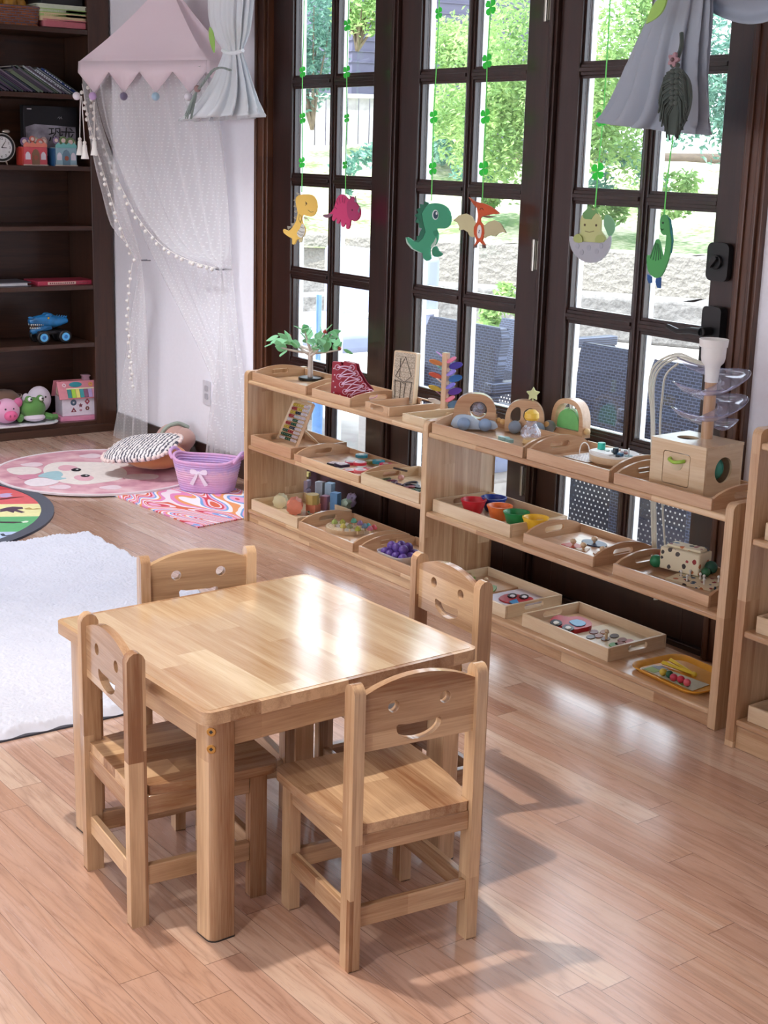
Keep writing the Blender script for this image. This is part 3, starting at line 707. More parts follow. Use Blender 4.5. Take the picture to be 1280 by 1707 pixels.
# ================================================================== BOOKCASE
XB = -7.25
bc = thing('built_in_bookcase', 'tall dark brown bookcase at the far left wall', 'bookcase', (XB, 3.39, 0))
K = T(-XB, -3.39, 0); g0y = 1.5
G().bb(XB-.03, XB, 3.268, 3.388, 0, 2.7, M=K).build('front_stile', M['caseZ'], bc, bev=.003)
G().bb(XB-.38, XB-.031, 3.30, 3.388, 0, 2.7, M=K).build('side_panel', M['caseZ'], bc)
G().bb(XB-.38, XB, g0y-.04, g0y, 0, 2.7, M=K).build('side_panel', M['caseZ'], bc)
G().bb(XB-.40, XB-.385, g0y, 3.388, 0, 2.7, M=K).build('back_panel', M['caseY'], bc)
G().bb(XB-.02, XB+.006, g0y, 3.388, 0, .045, M=K).build('plinth', M['caseY'], bc, bev=.003)
SH = [2.128, 1.802, 1.437, 1.127, .812, .500, .066]
for z in SH: G().bb(XB-.38, XB-.004, g0y, 3.268, z-.024, z, M=K).build('shelf', M['caseY'], bc, bev=.002)
def Bv(px, z, back=.06):            # point on a bookcase shelf: photo column, depth behind the front
    X = XB-back
    lo, hi = -400, 900
    d0 = None
    best = None
    for i in range(60):
        mid = (lo+hi)/2; v = Vector((X, 0, z))-CAM
        # solve y so that the projected column is px
        def col(y):
            w = Vector((X, y, z))-CAM; return 640+FPX*(w.dot(_r2))/(w.dot(_fw))
        break
    a, b = 1.0, 3.6
    for i in range(40):
        m = (a+b)/2
        w = Vector((X, m, z))-CAM
        if 640+FPX*w.dot(_r2)/w.dot(_fw) < px: a = m
        else: b = m
    return Vector((X, (a+b)/2, z))
YB = R(90)                          # local x axis along +y (to the right in the photo), local -y faces the room (+x)
# top shelf: wicker basket, stack of plastic trays, dark bin
p = Bv(14, SH[0], .12)
M['wicker'] = weave('brown_wicker', '9A5A30', '7A4222')
wb = thing('wicker_basket', 'brown wicker basket with yellowish things on the top bookcase shelf', 'basket', p, 90)
G().plate([rr(0, 0, .26, .2, .03)], .004, T(0, 0, .003)).build('basket_base', M['wicker'], wb)
g = G()
for k in range(9):
    L = rr(0, 0, .25+.002*k, .19+.002*k, .03, 4); g.tube([(x, y, .006+k*.009) for x, y in L], .005, 6, closed=True)
g.build('woven_wall', M['wicker'], wb)
G().tube([(x, y, .09) for x, y in rr(0, 0, .27, .21, .03, 4)], .007, 6, closed=True).build('rim', M['wicker'], wb)
for k, (a, b) in enumerate(((-.07, 0), (.0, .02), (.06, -.01))):
    tag(G().ball((0, 0, .045), (.045, .04, .04)).build('gourd', paint('B8852E'), loc=(p.x+b, p.y+a, p.z+.062)), 'dull %s gourd in the wicker basket' % ('yellow left', 'yellow middle', 'yellow right')[k], 'gourd')
p = Bv(96, SH[0], .14); zz = p.z
for k, (c, w) in enumerate((('C8707A', .235), ('E0C8A0', .262), ('A8C878', .272), ('D8E0CC', .285))):
    t = G().plate([rr(0, 0, w*1.06, .22, .02)], .004, T(0, 0, .006)).plate([rr(0, 0, w*1.08, .23, .02), rr(0, 0, w*1.04, .21, .02)], .034, T(0, 0, .022)).plate([rr(0, 0, w*1.13, .25, .025), rr(0, 0, w*1.04, .21, .02)], .004, T(0, 0, .04))
    o = t.build('plastic_tray', paint(c, .4), loc=(p.x, p.y, zz), rot=(0, 0, PI/2), bev=.001)
    tag(o, ('lowest pink', 'cream', 'green', 'topmost white')[k]+' plastic tray in the stack on the top bookcase shelf', 'tray'); zz += (.030 if k == 0 else .0215)
tag(G().bb(-.115, .115, -.09, .09, .0, .20).bb(-.12, .12, -.095, .095, .19, .21).build('storage_bin', paint('2A2C30', .5), loc=(p.x-.02, p.y, zz+.02), rot=(0, 0, PI/2), bev=.006), 'dark storage bin standing on the stacked plastic trays', 'bin')
# leaning picture books
rnd = random.Random(3); cols = ['5C6E66', '6E7C6A', '7A8A74', '6C5E72', '8A7E90', '56645E', '4E4A58', '767E86', '8C8C84', '5A4A66', '40485A', '6A7068']
y = Bv(134, SH[1], .05).y; zz = SH[1]
ang = 31
for k in range(26):
    th = rnd.uniform(.0065, .0105); Ln = rnd.uniform(.215, .25) if k < 11 else rnd.uniform(.18, .215)
    Lk = Ln
    o = bpy.data.objects.new('picture_book', None); COL.objects.link(o)
    o.location = (XB-.05, y, zz); o.rotation_euler = (math.radians(-0), 0, 0)
    Kk = R(-(90-ang), 'X') if False else Matrix.Identity(4)
    # local frame: u runs up and to the left, v is the book's thickness
    a_ = math.radians(ang); U = Vector((0, -math.cos(a_), math.sin(a_))); Vv = Vector((0, -math.sin(a_), -math.cos(a_)))
    B = Matrix(((1, 0, 0, 0), (0, U.y, Vv.y, 0), (0, U.z, Vv.z, 0), (0, 0, 0, 1)))
    c = '1E3F8A' if k == 1 else cols[rnd.randrange(len(cols))]
    if k in (3, 6): c = 'A8B4B8'
    g = G().bb(-.17, 0, 0.004, Lk, -th, -th+.0012, M=B).bb(-.17, 0, .004, Lk, -.0012, 0, M=B).bb(-.002, 0, .004, Lk, -th, 0, M=B)
    g.build('cover', paint(c, .45), o)
    G().bb(-.168, -.003, .006, Lk-.002, -th+.0012, -.0012, M=B).build('pages', paint('D8D4C8', .8), o)
    if k in (1, 3, 4, 6):
        h = G()
        for q in range(12):
            if q == 3: continue
            h.bb(.0002, .0009, .05+q*.014, .05+q*.014+.008, -th*.75, -th*.25, M=B)
        h.build('spine_print', paint('DCE4F0', .5), o)
    lab = {1: 'bright blue picture book with white lettering on top of the leaning row', 3: 'pale grey picture book just below the blue one in the leaning row', 6: 'pale grey picture book lower in the leaning row'}.get(k, 'thin dull-coloured picture book in the leaning row')
    tag(o, lab, 'book', 'leaning picture books on the bookcase'); y -= th/math.sin(a_)*1.06
# clock
p = Bv(1, SH[2], .07); zc = V(2, 246, XB-.07).z
ck = thing('alarm_clock', 'round black alarm clock with white dial on the bookcase', 'clock', (p.x, p.y, SH[2]), 90)
r = .072; cz = zc-SH[2]
G().cyl((0, -.02, cz), (0, .03, cz), r, n=36).build('case', M['black'], ck, bev=.004)
G().plate([circ(0, 0, r, 36), circ(0, 0, r*.93, 36)], .006, T(0, -.023, cz) @ UPR).build('bezel', M['chrome'], ck); G().plate([circ(0, 0, r*.93, 36), circ(0, 0, r*.78, 36)], .008, T(0, -.024, cz) @ UPR).build('black_ring', M['black'], ck)
G().plate([circ(0, 0, r*.79, 36)], .002, T(0, -.0215, cz) @ UPR).build('dial', paint('E8EAEC', .4), ck)
for k in range(12):
    a = math.radians(90-30*k); txt(str(k or 12), .016, T(r*.62*math.cos(a), -.023, cz+r*.62*math.sin(a)) @ UPR, 'numeral', M['black'], ck, .0003)
G().plate([[(-.002, 0), (.002, 0), (.0012, .04), (-.0012, .04)]], .001, T(0, -.0235, cz) @ R(35, 'Y') @ UPR).build('minute_hand', M['black'], ck)
G().plate([[(-.0025, 0), (.0025, 0), (.0015, .028), (-.0015, .028)]], .001, T(0, -.0245, cz) @ R(92, 'Y') @ UPR).build('hour_hand', M['black'], ck)
for s in (-1, 1): G().cyl((s*.035, -.005, .0), (s*.028, 0, cz-r*.9), .004, .005, 8).build('foot', M['chrome'], ck)
for s in (-1, 1): G().ball((s*.035, 0, cz+r+.008), (.022, .014, .014)).build('bell', M['chrome'], ck)
# dinosaur box with Chinese lettering
p = Bv(84, SH[2], .17); zt = V(84, 177, XB-.17).z
bx = thing('picture_box', 'black dinosaur box with large Chinese lettering on the bookcase', 'box', (p.x, p.y, SH[2]), 90)
h = zt-SH[2]; w = .30
G().bb(-w/2, w/2, -.02, .03, 0, h).build('box', paint('14161C', .35), bx, bev=.002)
G().plate([[(-.14, .1), (-.14, h*.64), (-.09, h*.69), (0, h*.68), (.14, h*.66), (.14, .06), (0, .04)]], .0012, T(0, -.0212, 0) @ UPR).build('picture_panel', plain('grey_dino_picture', 'B4AFBC', .4, .35, 14), bx)
txt('恐', .085, T(.025, -.0225, h*.50) @ UPR, 'lettering', M['black'], bx); txt('龙', .085, T(.095, -.0225, h*.50) @ UPR, 'lettering', M['black'], bx)
txt('大百科', .026, T(.06, -.0225, h*.33) @ UPR, 'lettering', M['black'], bx)
G().bb(-.13, -.105, -.0215, -.0205, h*.93, h*.95).build('label_mark', paint('D0D0D4'), bx)
g = G(); g.tube([(.04, -.0215, h*.8), (.048, -.0215, h*.83), (.05, -.0215, h*.79), (.06, -.0215, h*.83), (.063, -.0215, h*.79)], .0015, 5); g.build('small_emblem', paint('B8B8C0'), bx)
# two little paper houses
def paper_house(px, w, hwall, c, c2, roofc, label, deep):
    p = Bv(px, SH[2], .03); t = thing('paper_toy_house', label, 'toy house', (p.x, p.y, SH[2]), 96)
    G().bb(-w/2, w/2, 0, .06, 0, hwall).build('wall_block', [paint(c)], t, bev=.002)
    G().bb(-w/2-.012, -w/2-.0005, .0, .06, 0, hwall*.95).build('side_flap', paint(deep), t)
    for k in (-1, 1):
        G().plate([[(-.014, .03), (.014, .03), (.014, .055), (.008, .066), (0, .07), (-.008, .066), (-.014, .055)]], .002, T(k*w*.33, -.001, 0) @ UPR).build('window', paint('E8E4EE'), t)
    d = G().plate([[(-.022, .004), (.022, .004), (.022, .06), (.012, .078), (0, .084), (-.012, .078), (-.022, .06)]], .003, T(0, -.0015, 0) @ UPR).build('door', paint(c2), t)
    G().plate([circ(0, .04, .012, 14)], .002, T(0, -.004, 0) @ UPR).build('door_panel', paint('A8604C'), d)
    G().bb(-w/2-.003, w/2+.003, -.003, .062, 0, .006).build('base_strip', paint('E8D8C8'), t)
    G().plate([[(-w*.5, 0), (w*.5, 0), (w*.5, .012)]+[(w*.5-w*i/8, .016+.01*(i % 2)) for i in range(1, 8)]+[(-w*.5, .012)]], .003, T(0, .0, hwall) @ UPR).build('cornice', paint(roofc), t)
    rnd = random.Random(px)
    for k in range(6):
        a = -w*.42+w*.84*k/5; z0 = hwall+.02+rnd.uniform(0, .02); r = rnd.uniform(.016, .026)
        cc = rnd.choice(['D87868', 'C8A89C', '8C78A0', 'B8C0A0', 'E0B4A8', '6E8A5A'])
        o = G().plate([circ(0, 0, r, 14)], .004, T(a, .012+.006*(k % 2), z0) @ UPR).build('flower_cutout', paint(cc), t)
        G().plate([circ(0, 0, r*.55, 10)], .004, T(a, .0085+.006*(k % 2), z0) @ UPR).build('flower_centre', paint('F0D8D0'), o)
    return t
paper_house(60, .135, .094, 'E0606A', '8C6A50', 'F0907C', 'little red paper toy house with pale windows in front of the black box', 'C84438')
paper_house(111, .125, .094, '9CC0CC', '6E90A4', '7CC8C4', 'little blue paper toy house in front of the black box', '2E5C88')
# flat books
p = Bv(112, SH[4], .05)
b_ = thing('pink_storybook', 'red and pink storybook lying flat on the bookcase above the dinosaur truck', 'book', (p.x, p.y, SH[4]), 90)
G().bb(-.165, .165, 0, .2, 0, .022).build('cover', paint('C4405A'), b_, bev=.002); G().bb(-.163, .163, .004, .2, .002, .019).build('pages', paint('E8DCD8'), b_)
G().bb(-.11, .05, -.0012, 0, .004, .018).build('title_strip', paint('F0D8C8'), b_)
g = G()
for k in range(12): g.bb(-.10+k*.012, -.10+k*.012+.008, -.002, -.001, .007, .015)
for k in range(5): g.bb(.07+k*.011, .07+k*.011+.007, -.002, -.0, .008, .014)
g.build('title_marks', paint('A04858'), b_)
p = Bv(22, SH[4], .05)
b_ = thing('grey_storybook', 'grey and white storybook lying flat left of the pink one', 'book', (p.x, p.y, SH[4]), 90)
G().bb(-.13, .10, 0, .2, 0, .004).bb(-.13, .10, 0, .2, .018, .022).build('cover', paint('5A5660'), b_); G().bb(-.128, .08, .003, .2, .004, .018).build('pages', paint('D8D8DC'), b_)
# dinosaur truck
p = Bv(84, SH[5], .10)
M['dino_blue'] = plain('blue_dinosaur_plastic', '2E86C8', .35, .25, 20)
tr = thing('dinosaur_truck', 'blue dinosaur-headed monster truck with black tyres on the bookcase', 'toy truck', (p.x, p.y, SH[5]), 90)
for x in (-.062, .062):
    for yy in (-.05, .05):
        w_ = G().cyl((x, yy-.016, .036), (x, yy+.016, .036), .036, n=22).build('wheel', M['black'], tr, bev=.006)
        s = -1 if yy < 0 else 1
        G().cyl((x, yy+s*.016, .036), (x, yy+s*.0185, .036), .022, n=20).build('hub_ring', paint('60B8F0'), w_)
        G().cyl((x, yy+s*.018, .036), (x, yy+s*.021, .036), .012, .008, n=8).build('hub', paint('2E78C0'), w_)
G().bb(-.08, .08, -.03, .03, .045, .066).build('chassis', M['black'], tr, bev=.006)
g = G().tube([(.10, 0, .115), (.06, 0, .112), (.03, 0, .112), (-.01, 0, .122), (-.05, 0, .122), (-.09, 0, .120), (-.118, 0, .116)], [.012, .024, .032, .038, .030, .025, .014], 12, flat=1)
g.ball((-.012, -.02, .15), (.022, .012, .012)).ball((-.012, .02, .15), (.022, .012, .012)).ball((-.105, -.012, .137), (.012, .008, .007)).ball((-.105, .012, .137), (.012, .008, .007))
for k in range(5): g.cyl((.035+k*.014, 0, .13), (.045+k*.014, 0, .15-k*.002), .008, .001, 6)
g.build('dinosaur_head', M['dino_blue'], tr)
G().tube([(.0, 0, .092), (-.03, 0, .080), (-.07, 0, .068), (-.10, 0, .064), (-.112, 0, .068)], [.022, .02, .018, .016, .008], 10).build('lower_jaw', M['dino_blue'], tr)
g = G()
for k in range(7):
    for s in (-1, 1):
        g.cyl((-.112+k*.011, s*.019, .106), (-.112+k*.011, s*.018, .094), .004, .0005, 6); g.cyl((-.107+k*.011, s*.013, .078-.0*k), (-.107+k*.011, s*.012, .089), .0035, .0005, 6)
g.build('teeth', paint('F0EEE4'), tr); G().ball((-.02, -.034, .136), .006).ball((-.02, .034, .136), .006).build('eye', paint('E8B030'), tr)
# pink toy house with keyboard roof
p = Bv(126, SH[6], .13)
hp = thing('pink_music_house', 'white toy house with pink keyboard roof on the bottom bookcase shelf', 'toy house', (p.x, p.y, SH[6]), 84)
G().plate([rr(0, 0, .225, .17, .015)], .022, T(0, 0, .011)).build('base', paint('E090B0'), hp, bev=.004)
wl = G().bb(-.095, .095, -.065, .065, .022, .125).build('walls', paint('E4DCE8'), hp, bev=.004)
for s in (-1, 1): G().plate([[(-.065, .125), (.065, .125), (.028, .205), (-.028, .205)]], .006, T(s*.09, 0, 0) @ R(90) @ UPR).build('gable', paint('D8A8BC'), hp)
for s in (-1, 1):
    K = T(0, s*.052, .165) @ R(s*-62, 'X')
    rf = G().box((0, 0, 0), (.225, .105, .008), 0, 0, K).build('roof_panel', paint('DC8C98'), hp, bev=.002)
    if s < 0:
        for k, c in enumerate(('3E8C8C', 'A8D848', 'E8E078', '3E9CA0', '8C5878', 'B8A0D0', 'E8A8C0')):
            G().box((-.052+k*.0235, -.022, .006), (.021, .05, .006), 0, 0, K).build('key', paint(c), rf)
        G().box((.018, .005, .0085), (.17, .006, .004), 0, 0, K).build('key_bar', paint('F0E8C0'), rf)
        G().plate([circ(-.01, .03, .036, 16, .015)], .003, K @ T(0, 0, .006)).build('teal_panel', paint('2E8C98'), rf)
        for a, c in ((-.075, 'F0D8E0'), (.075, 'E8B848')): G().plate([circ(a, .028, .011, 14), circ(a, .028, .006, 12)], .003, K @ T(0, 0, .006)).build('ring_button', paint(c), rf)
G().bb(.045, .08, -.018, .018, .19, .235).bb(.04, .085, -.022, .022, .232, .24).build('chimney', paint('B890A0'), hp, bev=.002)
G().bb(-.08, .08, -.012, .012, .203, .211).build('ridge', paint('C8787C'), hp)
def sticker(L, x, z, c, hole=None):
    G().plate([[(a+x, b+z) for a, b in L]], .0015, T(0, -.0657, 0) @ UPR).build('shape_sticker', paint(c), wl)
sticker(circ(0, 0, .017, 18), -.03, .098, '4A6078'); sticker(circ(0, 0, .009, 12), -.03, .098, 'A0B4C4')
sticker([(0, .018), (.015, 0), (0, -.018), (-.015, 0)], .048, .10, 'B04860'); sticker([(0, .009), (.008, 0), (0, -.009), (-.008, 0)], .048, .1004, 'E8C8D0')
sticker([(0, .016), (.016, -.010), (-.016, -.010)], -.03, .055, '8C3848'); sticker(star(0, 0, .013), .010, .08, '7A3C4A'); sticker(circ(0, 0, .012, 6), .048, .062, '7C4038'); sticker(circ(0, 0, .008, 10, .006), .010, .053, 'A87888')
for (x, z) in ((-.03, .098), (.048, .10), (-.03, .052), (.048, .062)): G().plate([circ(x, z, .004, 8)], .0012, T(0, -.0675, 0) @ UPR).build('shape_sticker', paint('E8E0E8'), wl)
G().plate([circ(0, 0, .024, 20), circ(0, 0, .017, 18)], .004, T(-.098, 0, .155) @ R(90) @ UPR).build('side_ring', paint('D8C8A8'), hp)
# plush animals on a white tray
p = Bv(30, SH[6], .12)
tag(G().plate([rr(0, 0, .40, .26, .06)], .006, T(0, 0, .006)).plate([rr(0, 0, .43, .29, .07), rr(0, 0, .40, .26, .06)], .006, T(0, 0, .012)).build('white_tray', paint('E4E4EA', .35), loc=(p.x, p.y-.02, SH[6]), rot=(0, 0, PI/2), bev=.002), 'white plastic tray under the plush animals', 'tray')
M['plush_pink'] = cloth('pink_plush', 'DC9CC0', 'E8B4D0'); M['plush_green'] = cloth('green_plush', '4E8440', '6CA052'); M['plush_white'] = cloth('pale_plush', 'D8C8D8', 'E8DCE8'); M['plush_brown'] = cloth('brown_plush', '6E5040', '7E6050')
p = Bv(14, SH[6], .05)
pg = thing('plush_pig', 'pink plush pig with big snout on the white tray', 'plush toy', (p.x, p.y, SH[6]+.012), 90)
G().ball((0, .02, .07), (.072, .06, .068), 20, 14).build('head', M['plush_pink'], pg)
G().ball((0, .10, .045), (.06, .05, .045), 16, 12).build('body', M['plush_pink'], pg)
sn = G().ball((.002, -.04, .052), (.038, .022, .028), 18, 12).build('snout', paint('E86C9C', .8), pg)
for s in (-1, 1): G().ball((s*.012+.002, -.061, .054), (.005, .003, .007)).build('nostril', paint('B84878'), sn); G().ball((s*.022-.002, -.032, .088), .0055).build('eye', M['black'], pg)
for s in (-1, 1): G().ball((s*.06, .0, .115), (.024, .012, .026)).build('ear', paint('D4709C', .8), pg)
p = Bv(58, SH[6], .05)
fg = thing('plush_frog', 'green plush frog with white belly line beside the pink pig', 'plush toy', (p.x, p.y, SH[6]+.012), 90)
G().ball((0, .02, .072), (.07, .055, .062), 20, 14).ball((-.03, -.0, .125), .022).ball((.034, .0, .125), .022).build('head', M['plush_green'], fg)
G().ball((0, .002, .026), (.060, .05, .022), 20, 10).build('pale_chin', M['plush_white'], fg)
G().ball((.0, .10, .05), (.075, .05, .045)).tube([(.06, .03, .03), (.10, 0, .02), (.13, .01, .018)], [.02, .017, .016], 8).tube([(-.06, .03, .03), (-.085, 0, .02)], [.02, .016], 8).build('body', M['plush_green'], fg)
for s in (-1, 1):
    e = G().ball((s*.032+.002, -.02, .130), .0125).build('eye', paint('F0F0F0'), fg); G().ball((s*.032+.004, -.031, .132), .006).build('pupil', M['black'], e)
p = Bv(66, SH[6], .17)
ws = thing('plush_sheep', 'pale lilac plush animal sitting behind the green frog', 'plush toy', (p.x, p.y, SH[6]+.012), 90)
G().ball((0, 0, .10), (.068, .05, .075), 20, 14).build('head', M['plush_white'], ws); G().ball((-.075, .0, .11), (.022, .015, .03)).build('ear', M['plush_white'], ws)
G().ball((.02, -.048, .12), .005).ball((-.02, -.048, .12), .005).build('eye', M['black'], ws)
p = Bv(8, SH[6], .22)
bb_ = thing('brown_cap', 'brown plush cap with striped edge behind the pink pig', 'cap', (p.x, p.y, SH[6]+.012), 90)
G().lathe([(.09, 0), (.095, .08), (.08, .13), (.05, .155), (.0, .165)], 24).build('crown', M['plush_brown'], bb_)
for k in range(3): G().tube([(.095*math.cos(a), .095*math.sin(a), .085+.012*k+.02*math.cos(a)) for a in [2*PI*i/24 for i in range(24)]], .004, 6, closed=True).build('stripe', paint('C0A8A0', .8), bb_)
# ================================================================== CANOPY
M['canopy'] = cloth('pale_pink_canopy_cloth', 'F4E2EA', 'F8EAF0', transl=.25)
def Pw(px, py, Y): v = W(px, py, Y); return (v.x, v.y, v.z)
cn = thing('bed_canopy', 'pale pink pointed canopy with sheer white net hanging against the white wall', 'canopy', (0, 0, 0))
Lc = Vector(Pw(131, 107, 2.93)); Rc = Vector(Pw(345, 98, 3.24)); zc = (Lc.z+Rc.z)/2
cor = [Vector((Lc.x-.20, 3.36, zc)), Vector((Lc.x, Lc.y, zc)), Vector((Rc.x, Rc.y, zc)), Vector((Rc.x+.05, 3.37, zc))]
ap = Vector(Pw(279, -36, 3.22))
def canopy_top(u, v):
    s = u*3; k = min(int(s), 2); f = s-k; p = cor[k].lerp(cor[k+1], f)
    t = v; q = p.lerp(ap, t)
    bulge = -.035*math.sin(PI*t)*(1 if abs(f-.5) < .6 else 1)
    return (q.x, q.y+.02*math.sin(PI*t)*math.sin(PI*f), q.z+bulge*math.sin(PI*f)*.8-.02*math.sin(PI*t))
co_ = G().grid(canopy_top, 36, 14).build('cone_roof', M['canopy'], cn, solid=.002, ang=60)
def band(k, n):
    a, b = cor[k], cor[k+1]; g = G()
    vs = []; fs = []; m = n*8
    for i in range(m+1):
        f = i/m; p = a.lerp(b, f); ph = (f*n) % 1; dz = .045+.095*(1-abs(2*ph-1)) if i < m else .045
        vs += [(p.x, p.y, p.z+.004), (p.x, p.y-.004, p.z-.045), (p.x, p.y-.006+.004*math.sin(9*f), p.z-dz)]
    for i in range(m): fs += [(3*i, 3*i+3, 3*i+4, 3*i+1), (3*i+1, 3*i+4, 3*i+5, 3*i+2)]
    return g.add(vs, fs)
for k, n_ in ((0, 2), (1, 4), (2, 1)): band(k, n_).build('scalloped_band', M['canopy'], cn, solid=.0025, label='paler zigzag edge')
pc = ['E8E4EC', 'C8A8D8', '77708A', 'A8C8DC', 'E8E4EC']
for i, f in enumerate((.0, .125, .375, .625, .875)):
    p = cor[1].lerp(cor[2], f) if i else cor[1]+Vector((-.01, 0, 0))
    G().ball((p.x, p.y-.01, p.z-.155), .019, 14, 10).build('pompom', cloth('pompom_'+pc[i]+str(i), pc[i]), cn, label=('white', 'lilac', 'slate grey', 'light blue', 'white')[i]+' pompom')
M['cream'] = cloth('cream_tassel', 'F2EEE8'); 
for a, b, Y in (((134, 160), (133, 232), 2.93), ((136, 160), (141, 238), 2.92), ((157, 170), (157, 232), 2.95)):
    p, q = Vector(Pw(*a, Y)), Vector(Pw(*b, Y))
    t_ = G().tube([p, p.lerp(q, .5), q], .0022, 6).build('tassel_cord', M['cream'], cn)
    G().ball(q, .009).lathe([(.004, 0), (.010, -.012), (.012, -.04), (.020, -.075), (0, -.075)], 14, tuple(q)).build('tassel', M['cream'], t_)
def drape(name, left, right, nf, amp, n=30):
    Lp, Rp = sm(left, 6, False), sm(right, 6, False); m = len(Lp)-1
    def fn(u, v):
        x = v*m; k = min(int(x), m-1); f = x-k
        a = Vector(Lp[k]).lerp(Vector(Lp[k+1]), f); b = Vector(Rp[k]).lerp(Vector(Rp[k+1]), f); p = a.lerp(b, u)
        wd = min(1, (b-a).length/.3)
        w = math.sin(u*nf*2*PI+2*math.sin(v*3))*amp*wd+math.sin(u*nf*5+v*4)*amp*.4*wd
        return (p.x, min(p.y-abs(amp)+w, 3.385), p.z)
    return G().grid(fn, nf*8, n).build(name, M['net'], cn, ang=80)
def PL(L): return [Pw(*q) for q in L]
edgeB = [(158, 130, 3.06), (172, 205, 3.07), (192, 262, 3.09), (216, 318, 3.12), (243, 366, 3.17), (280, 408, 3.22), (322, 432, 3.27), (371, 447, 3.31)]
drape('net_panel', PL(edgeB+[(371, 520, 3.32), (366, 610, 3.33), (352, 700, 3.34), (345, 770, 3.34)]), PL([(345, 110, 3.25), (360, 180, 3.3), (372, 250, 3.33), (380, 320, 3.34), (384, 370, 3.34), (384, 410, 3.34), (380, 430, 3.33), (375, 447, 3.32), (384, 520, 3.34), (396, 610, 3.35), (404, 700, 3.36), (402, 770, 3.36)]), 7, .016)
drape('net_panel', PL([(175, 150, 3.2), (195, 260, 3.28), (234, 385, 3.33), (288, 490, 3.35), (340, 590, 3.36), (362, 650, 3.36), (366, 720, 3.36)]), PL([(340, 112, 3.3), (366, 200, 3.34), (380, 320, 3.36), (388, 430, 3.365), (398, 540, 3.37), (410, 640, 3.37), (418, 720, 3.37)]), 8, .012)
edgeA = [(148, 140, 3.02), (160, 205, 3.03), (176, 262, 3.05), (196, 330, 3.09), (214, 385, 3.16), (236, 434, 3.25)]
drape('net_panel', PL([(139, 112, 3.02), (146, 190, 3.03), (158, 265, 3.03), (172, 320, 3.09), (190, 380, 3.16), (231, 434, 3.26), (222, 520, 3.28), (208, 620, 3.30), (194, 700, 3.31), (190, 735, 3.31)]), PL([(154, 112, 3.05), (168, 190, 3.05), (190, 265, 3.05), (206, 325, 3.11), (224, 385, 3.18), (239, 434, 3.27), (246, 520, 3.29), (248, 620, 3.31), (248, 700, 3.32), (249, 735, 3.32)]), 4, .012)
def trim(pts, name, step=.024):
    P = [Vector(q) for q in sm(PL(pts), 8, False)]; g = G(); P = [q+Vector((0, -.035, 0)) for q in P]; g.tube(P, .0016, 5); acc = 0; k = 0
    for a, b in zip(P[:-1], P[1:]):
        acc += (b-a).length
        if acc >= step: acc = 0; g.ball((b.x+(.010 if k % 2 else -.006), b.y-.006, b.z-.008), .0095, 8, 6); k += 1
    g.build(name, M['cream'], cn, label='string of small white pompoms')
trim(edgeA, 'pompom_trim', .026)
trim([(231, 438, 3.24), (226, 480, 3.24), (224, 530, 3.25), (227, 575, 3.26), (232, 640, 3.27)], 'pompom_trim')
trim(edgeB, 'pompom_trim', .028)
for px, py, Y in ((237, 434, 3.36), (371, 449, 3.36)):
    p = Vector(Pw(px, py, Y)); G().tube([(p.x-.02, 3.398, p.z), (p.x-.015, 3.33, p.z), (p.x+.015, 3.33, p.z), (p.x+.02, 3.398, p.z)], .003, 6).build('tie_hook', paint('8A8890', .5), cn)
p = W(346, 654, 3.4)
ol = thing('wall_outlet', 'white outlet plate low on the wall seen through the net', 'outlet', (p.x, 3.3995, p.z))
G().plate([rr(0, 0, .075, .118, .006)], .006, T(0, -.003, 0) @ UPR).build('cover_plate', paint('D8D6DC', .4), ol, bev=.001)
for z in (-.02, .02): G().plate([rr(0, 0, .034, .028, .008)], .003, T(0, -.0075, z) @ UPR).build('socket', paint('B8B6BE', .4), ol)

# ================================================================== CURTAINS
M['curtL'] = cloth('pale_mint_curtain', 'FAFDFD', 'F0F5FC', transl=.35, scale=250); M['curtR'] = cloth('blue_grey_curtain', 'C0C8D4', 'B0BAC8', transl=.3, scale=250)
def gathered(rows, Y, nf, amp, depth=.35, cy=0):
    """rows: (pxl, pyl, pxr, pyr); a closed folded tube of cloth"""
    R_ = sm([(*Pw(a, b, Y), *Pw(c, d, Y)) for a, b, c, d in rows], 5, False); m = len(R_)-1
    def fn(u, v):
        x = v*m; k = min(int(x), m-1); f = x-k; q = [R_[k][i]*(1-f)+R_[k+1][i]*f for i in range(6)]
        a, b = Vector(q[:3]), Vector(q[3:]); c = (a+b)/2; h = (b-a)/2; th = 2*PI*u
        fold = 1-amp+amp*math.cos(nf*th+1.3*math.sin(2*v*PI)+.8*math.sin(3*th))*(.35+.65*v)
        r = h*(math.cos(th)*fold); dy = h.length*depth*math.sin(th)*fold
        return (c.x+r.x, Y+dy+cy, c.z+r.z)
    return fn
c1 = thing('tied_curtain', 'pale mint curtain tail tied above a flared skirt beside the pink canopy', 'curtain', (0, 0, 0))
f1 = gathered([(346, -60, 424, -60), (349, -10, 422, -10), (351, 30, 418, 30), (360, 62, 412, 60), (373, 86, 404, 84), (366, 112, 409, 108), (352, 145, 417, 140), (330, 180, 426, 172), (310, 203, 433, 192)], 3.22, 15, .20, .38)
G().grid(f1, 150, 34, cu=True).build('cloth', M['curtL'], c1, ang=80, solid=.002)
P = [Vector(Pw(a, b, 3.12)) for a, b in ((371, 84), (380, 88), (392, 88), (405, 84))]
G().tube(sm([tuple(q) for q in P], 5, False), .008, 8).build('gather_tie', M['curtL'], c1)
M['rope'] = cloth('grey_green_rope', '8E9C98', '7C8A84'); M['leafg'] = cloth('green_felt_leaf', 'A8D070', '8CBC50')
P = [Pw(a, b, 3.08) for a, b in ((384, 117), (370, 113), (357, 116), (346, 128), (335, 143), (328, 152))]
P = sm(P, 5, False); g = G()
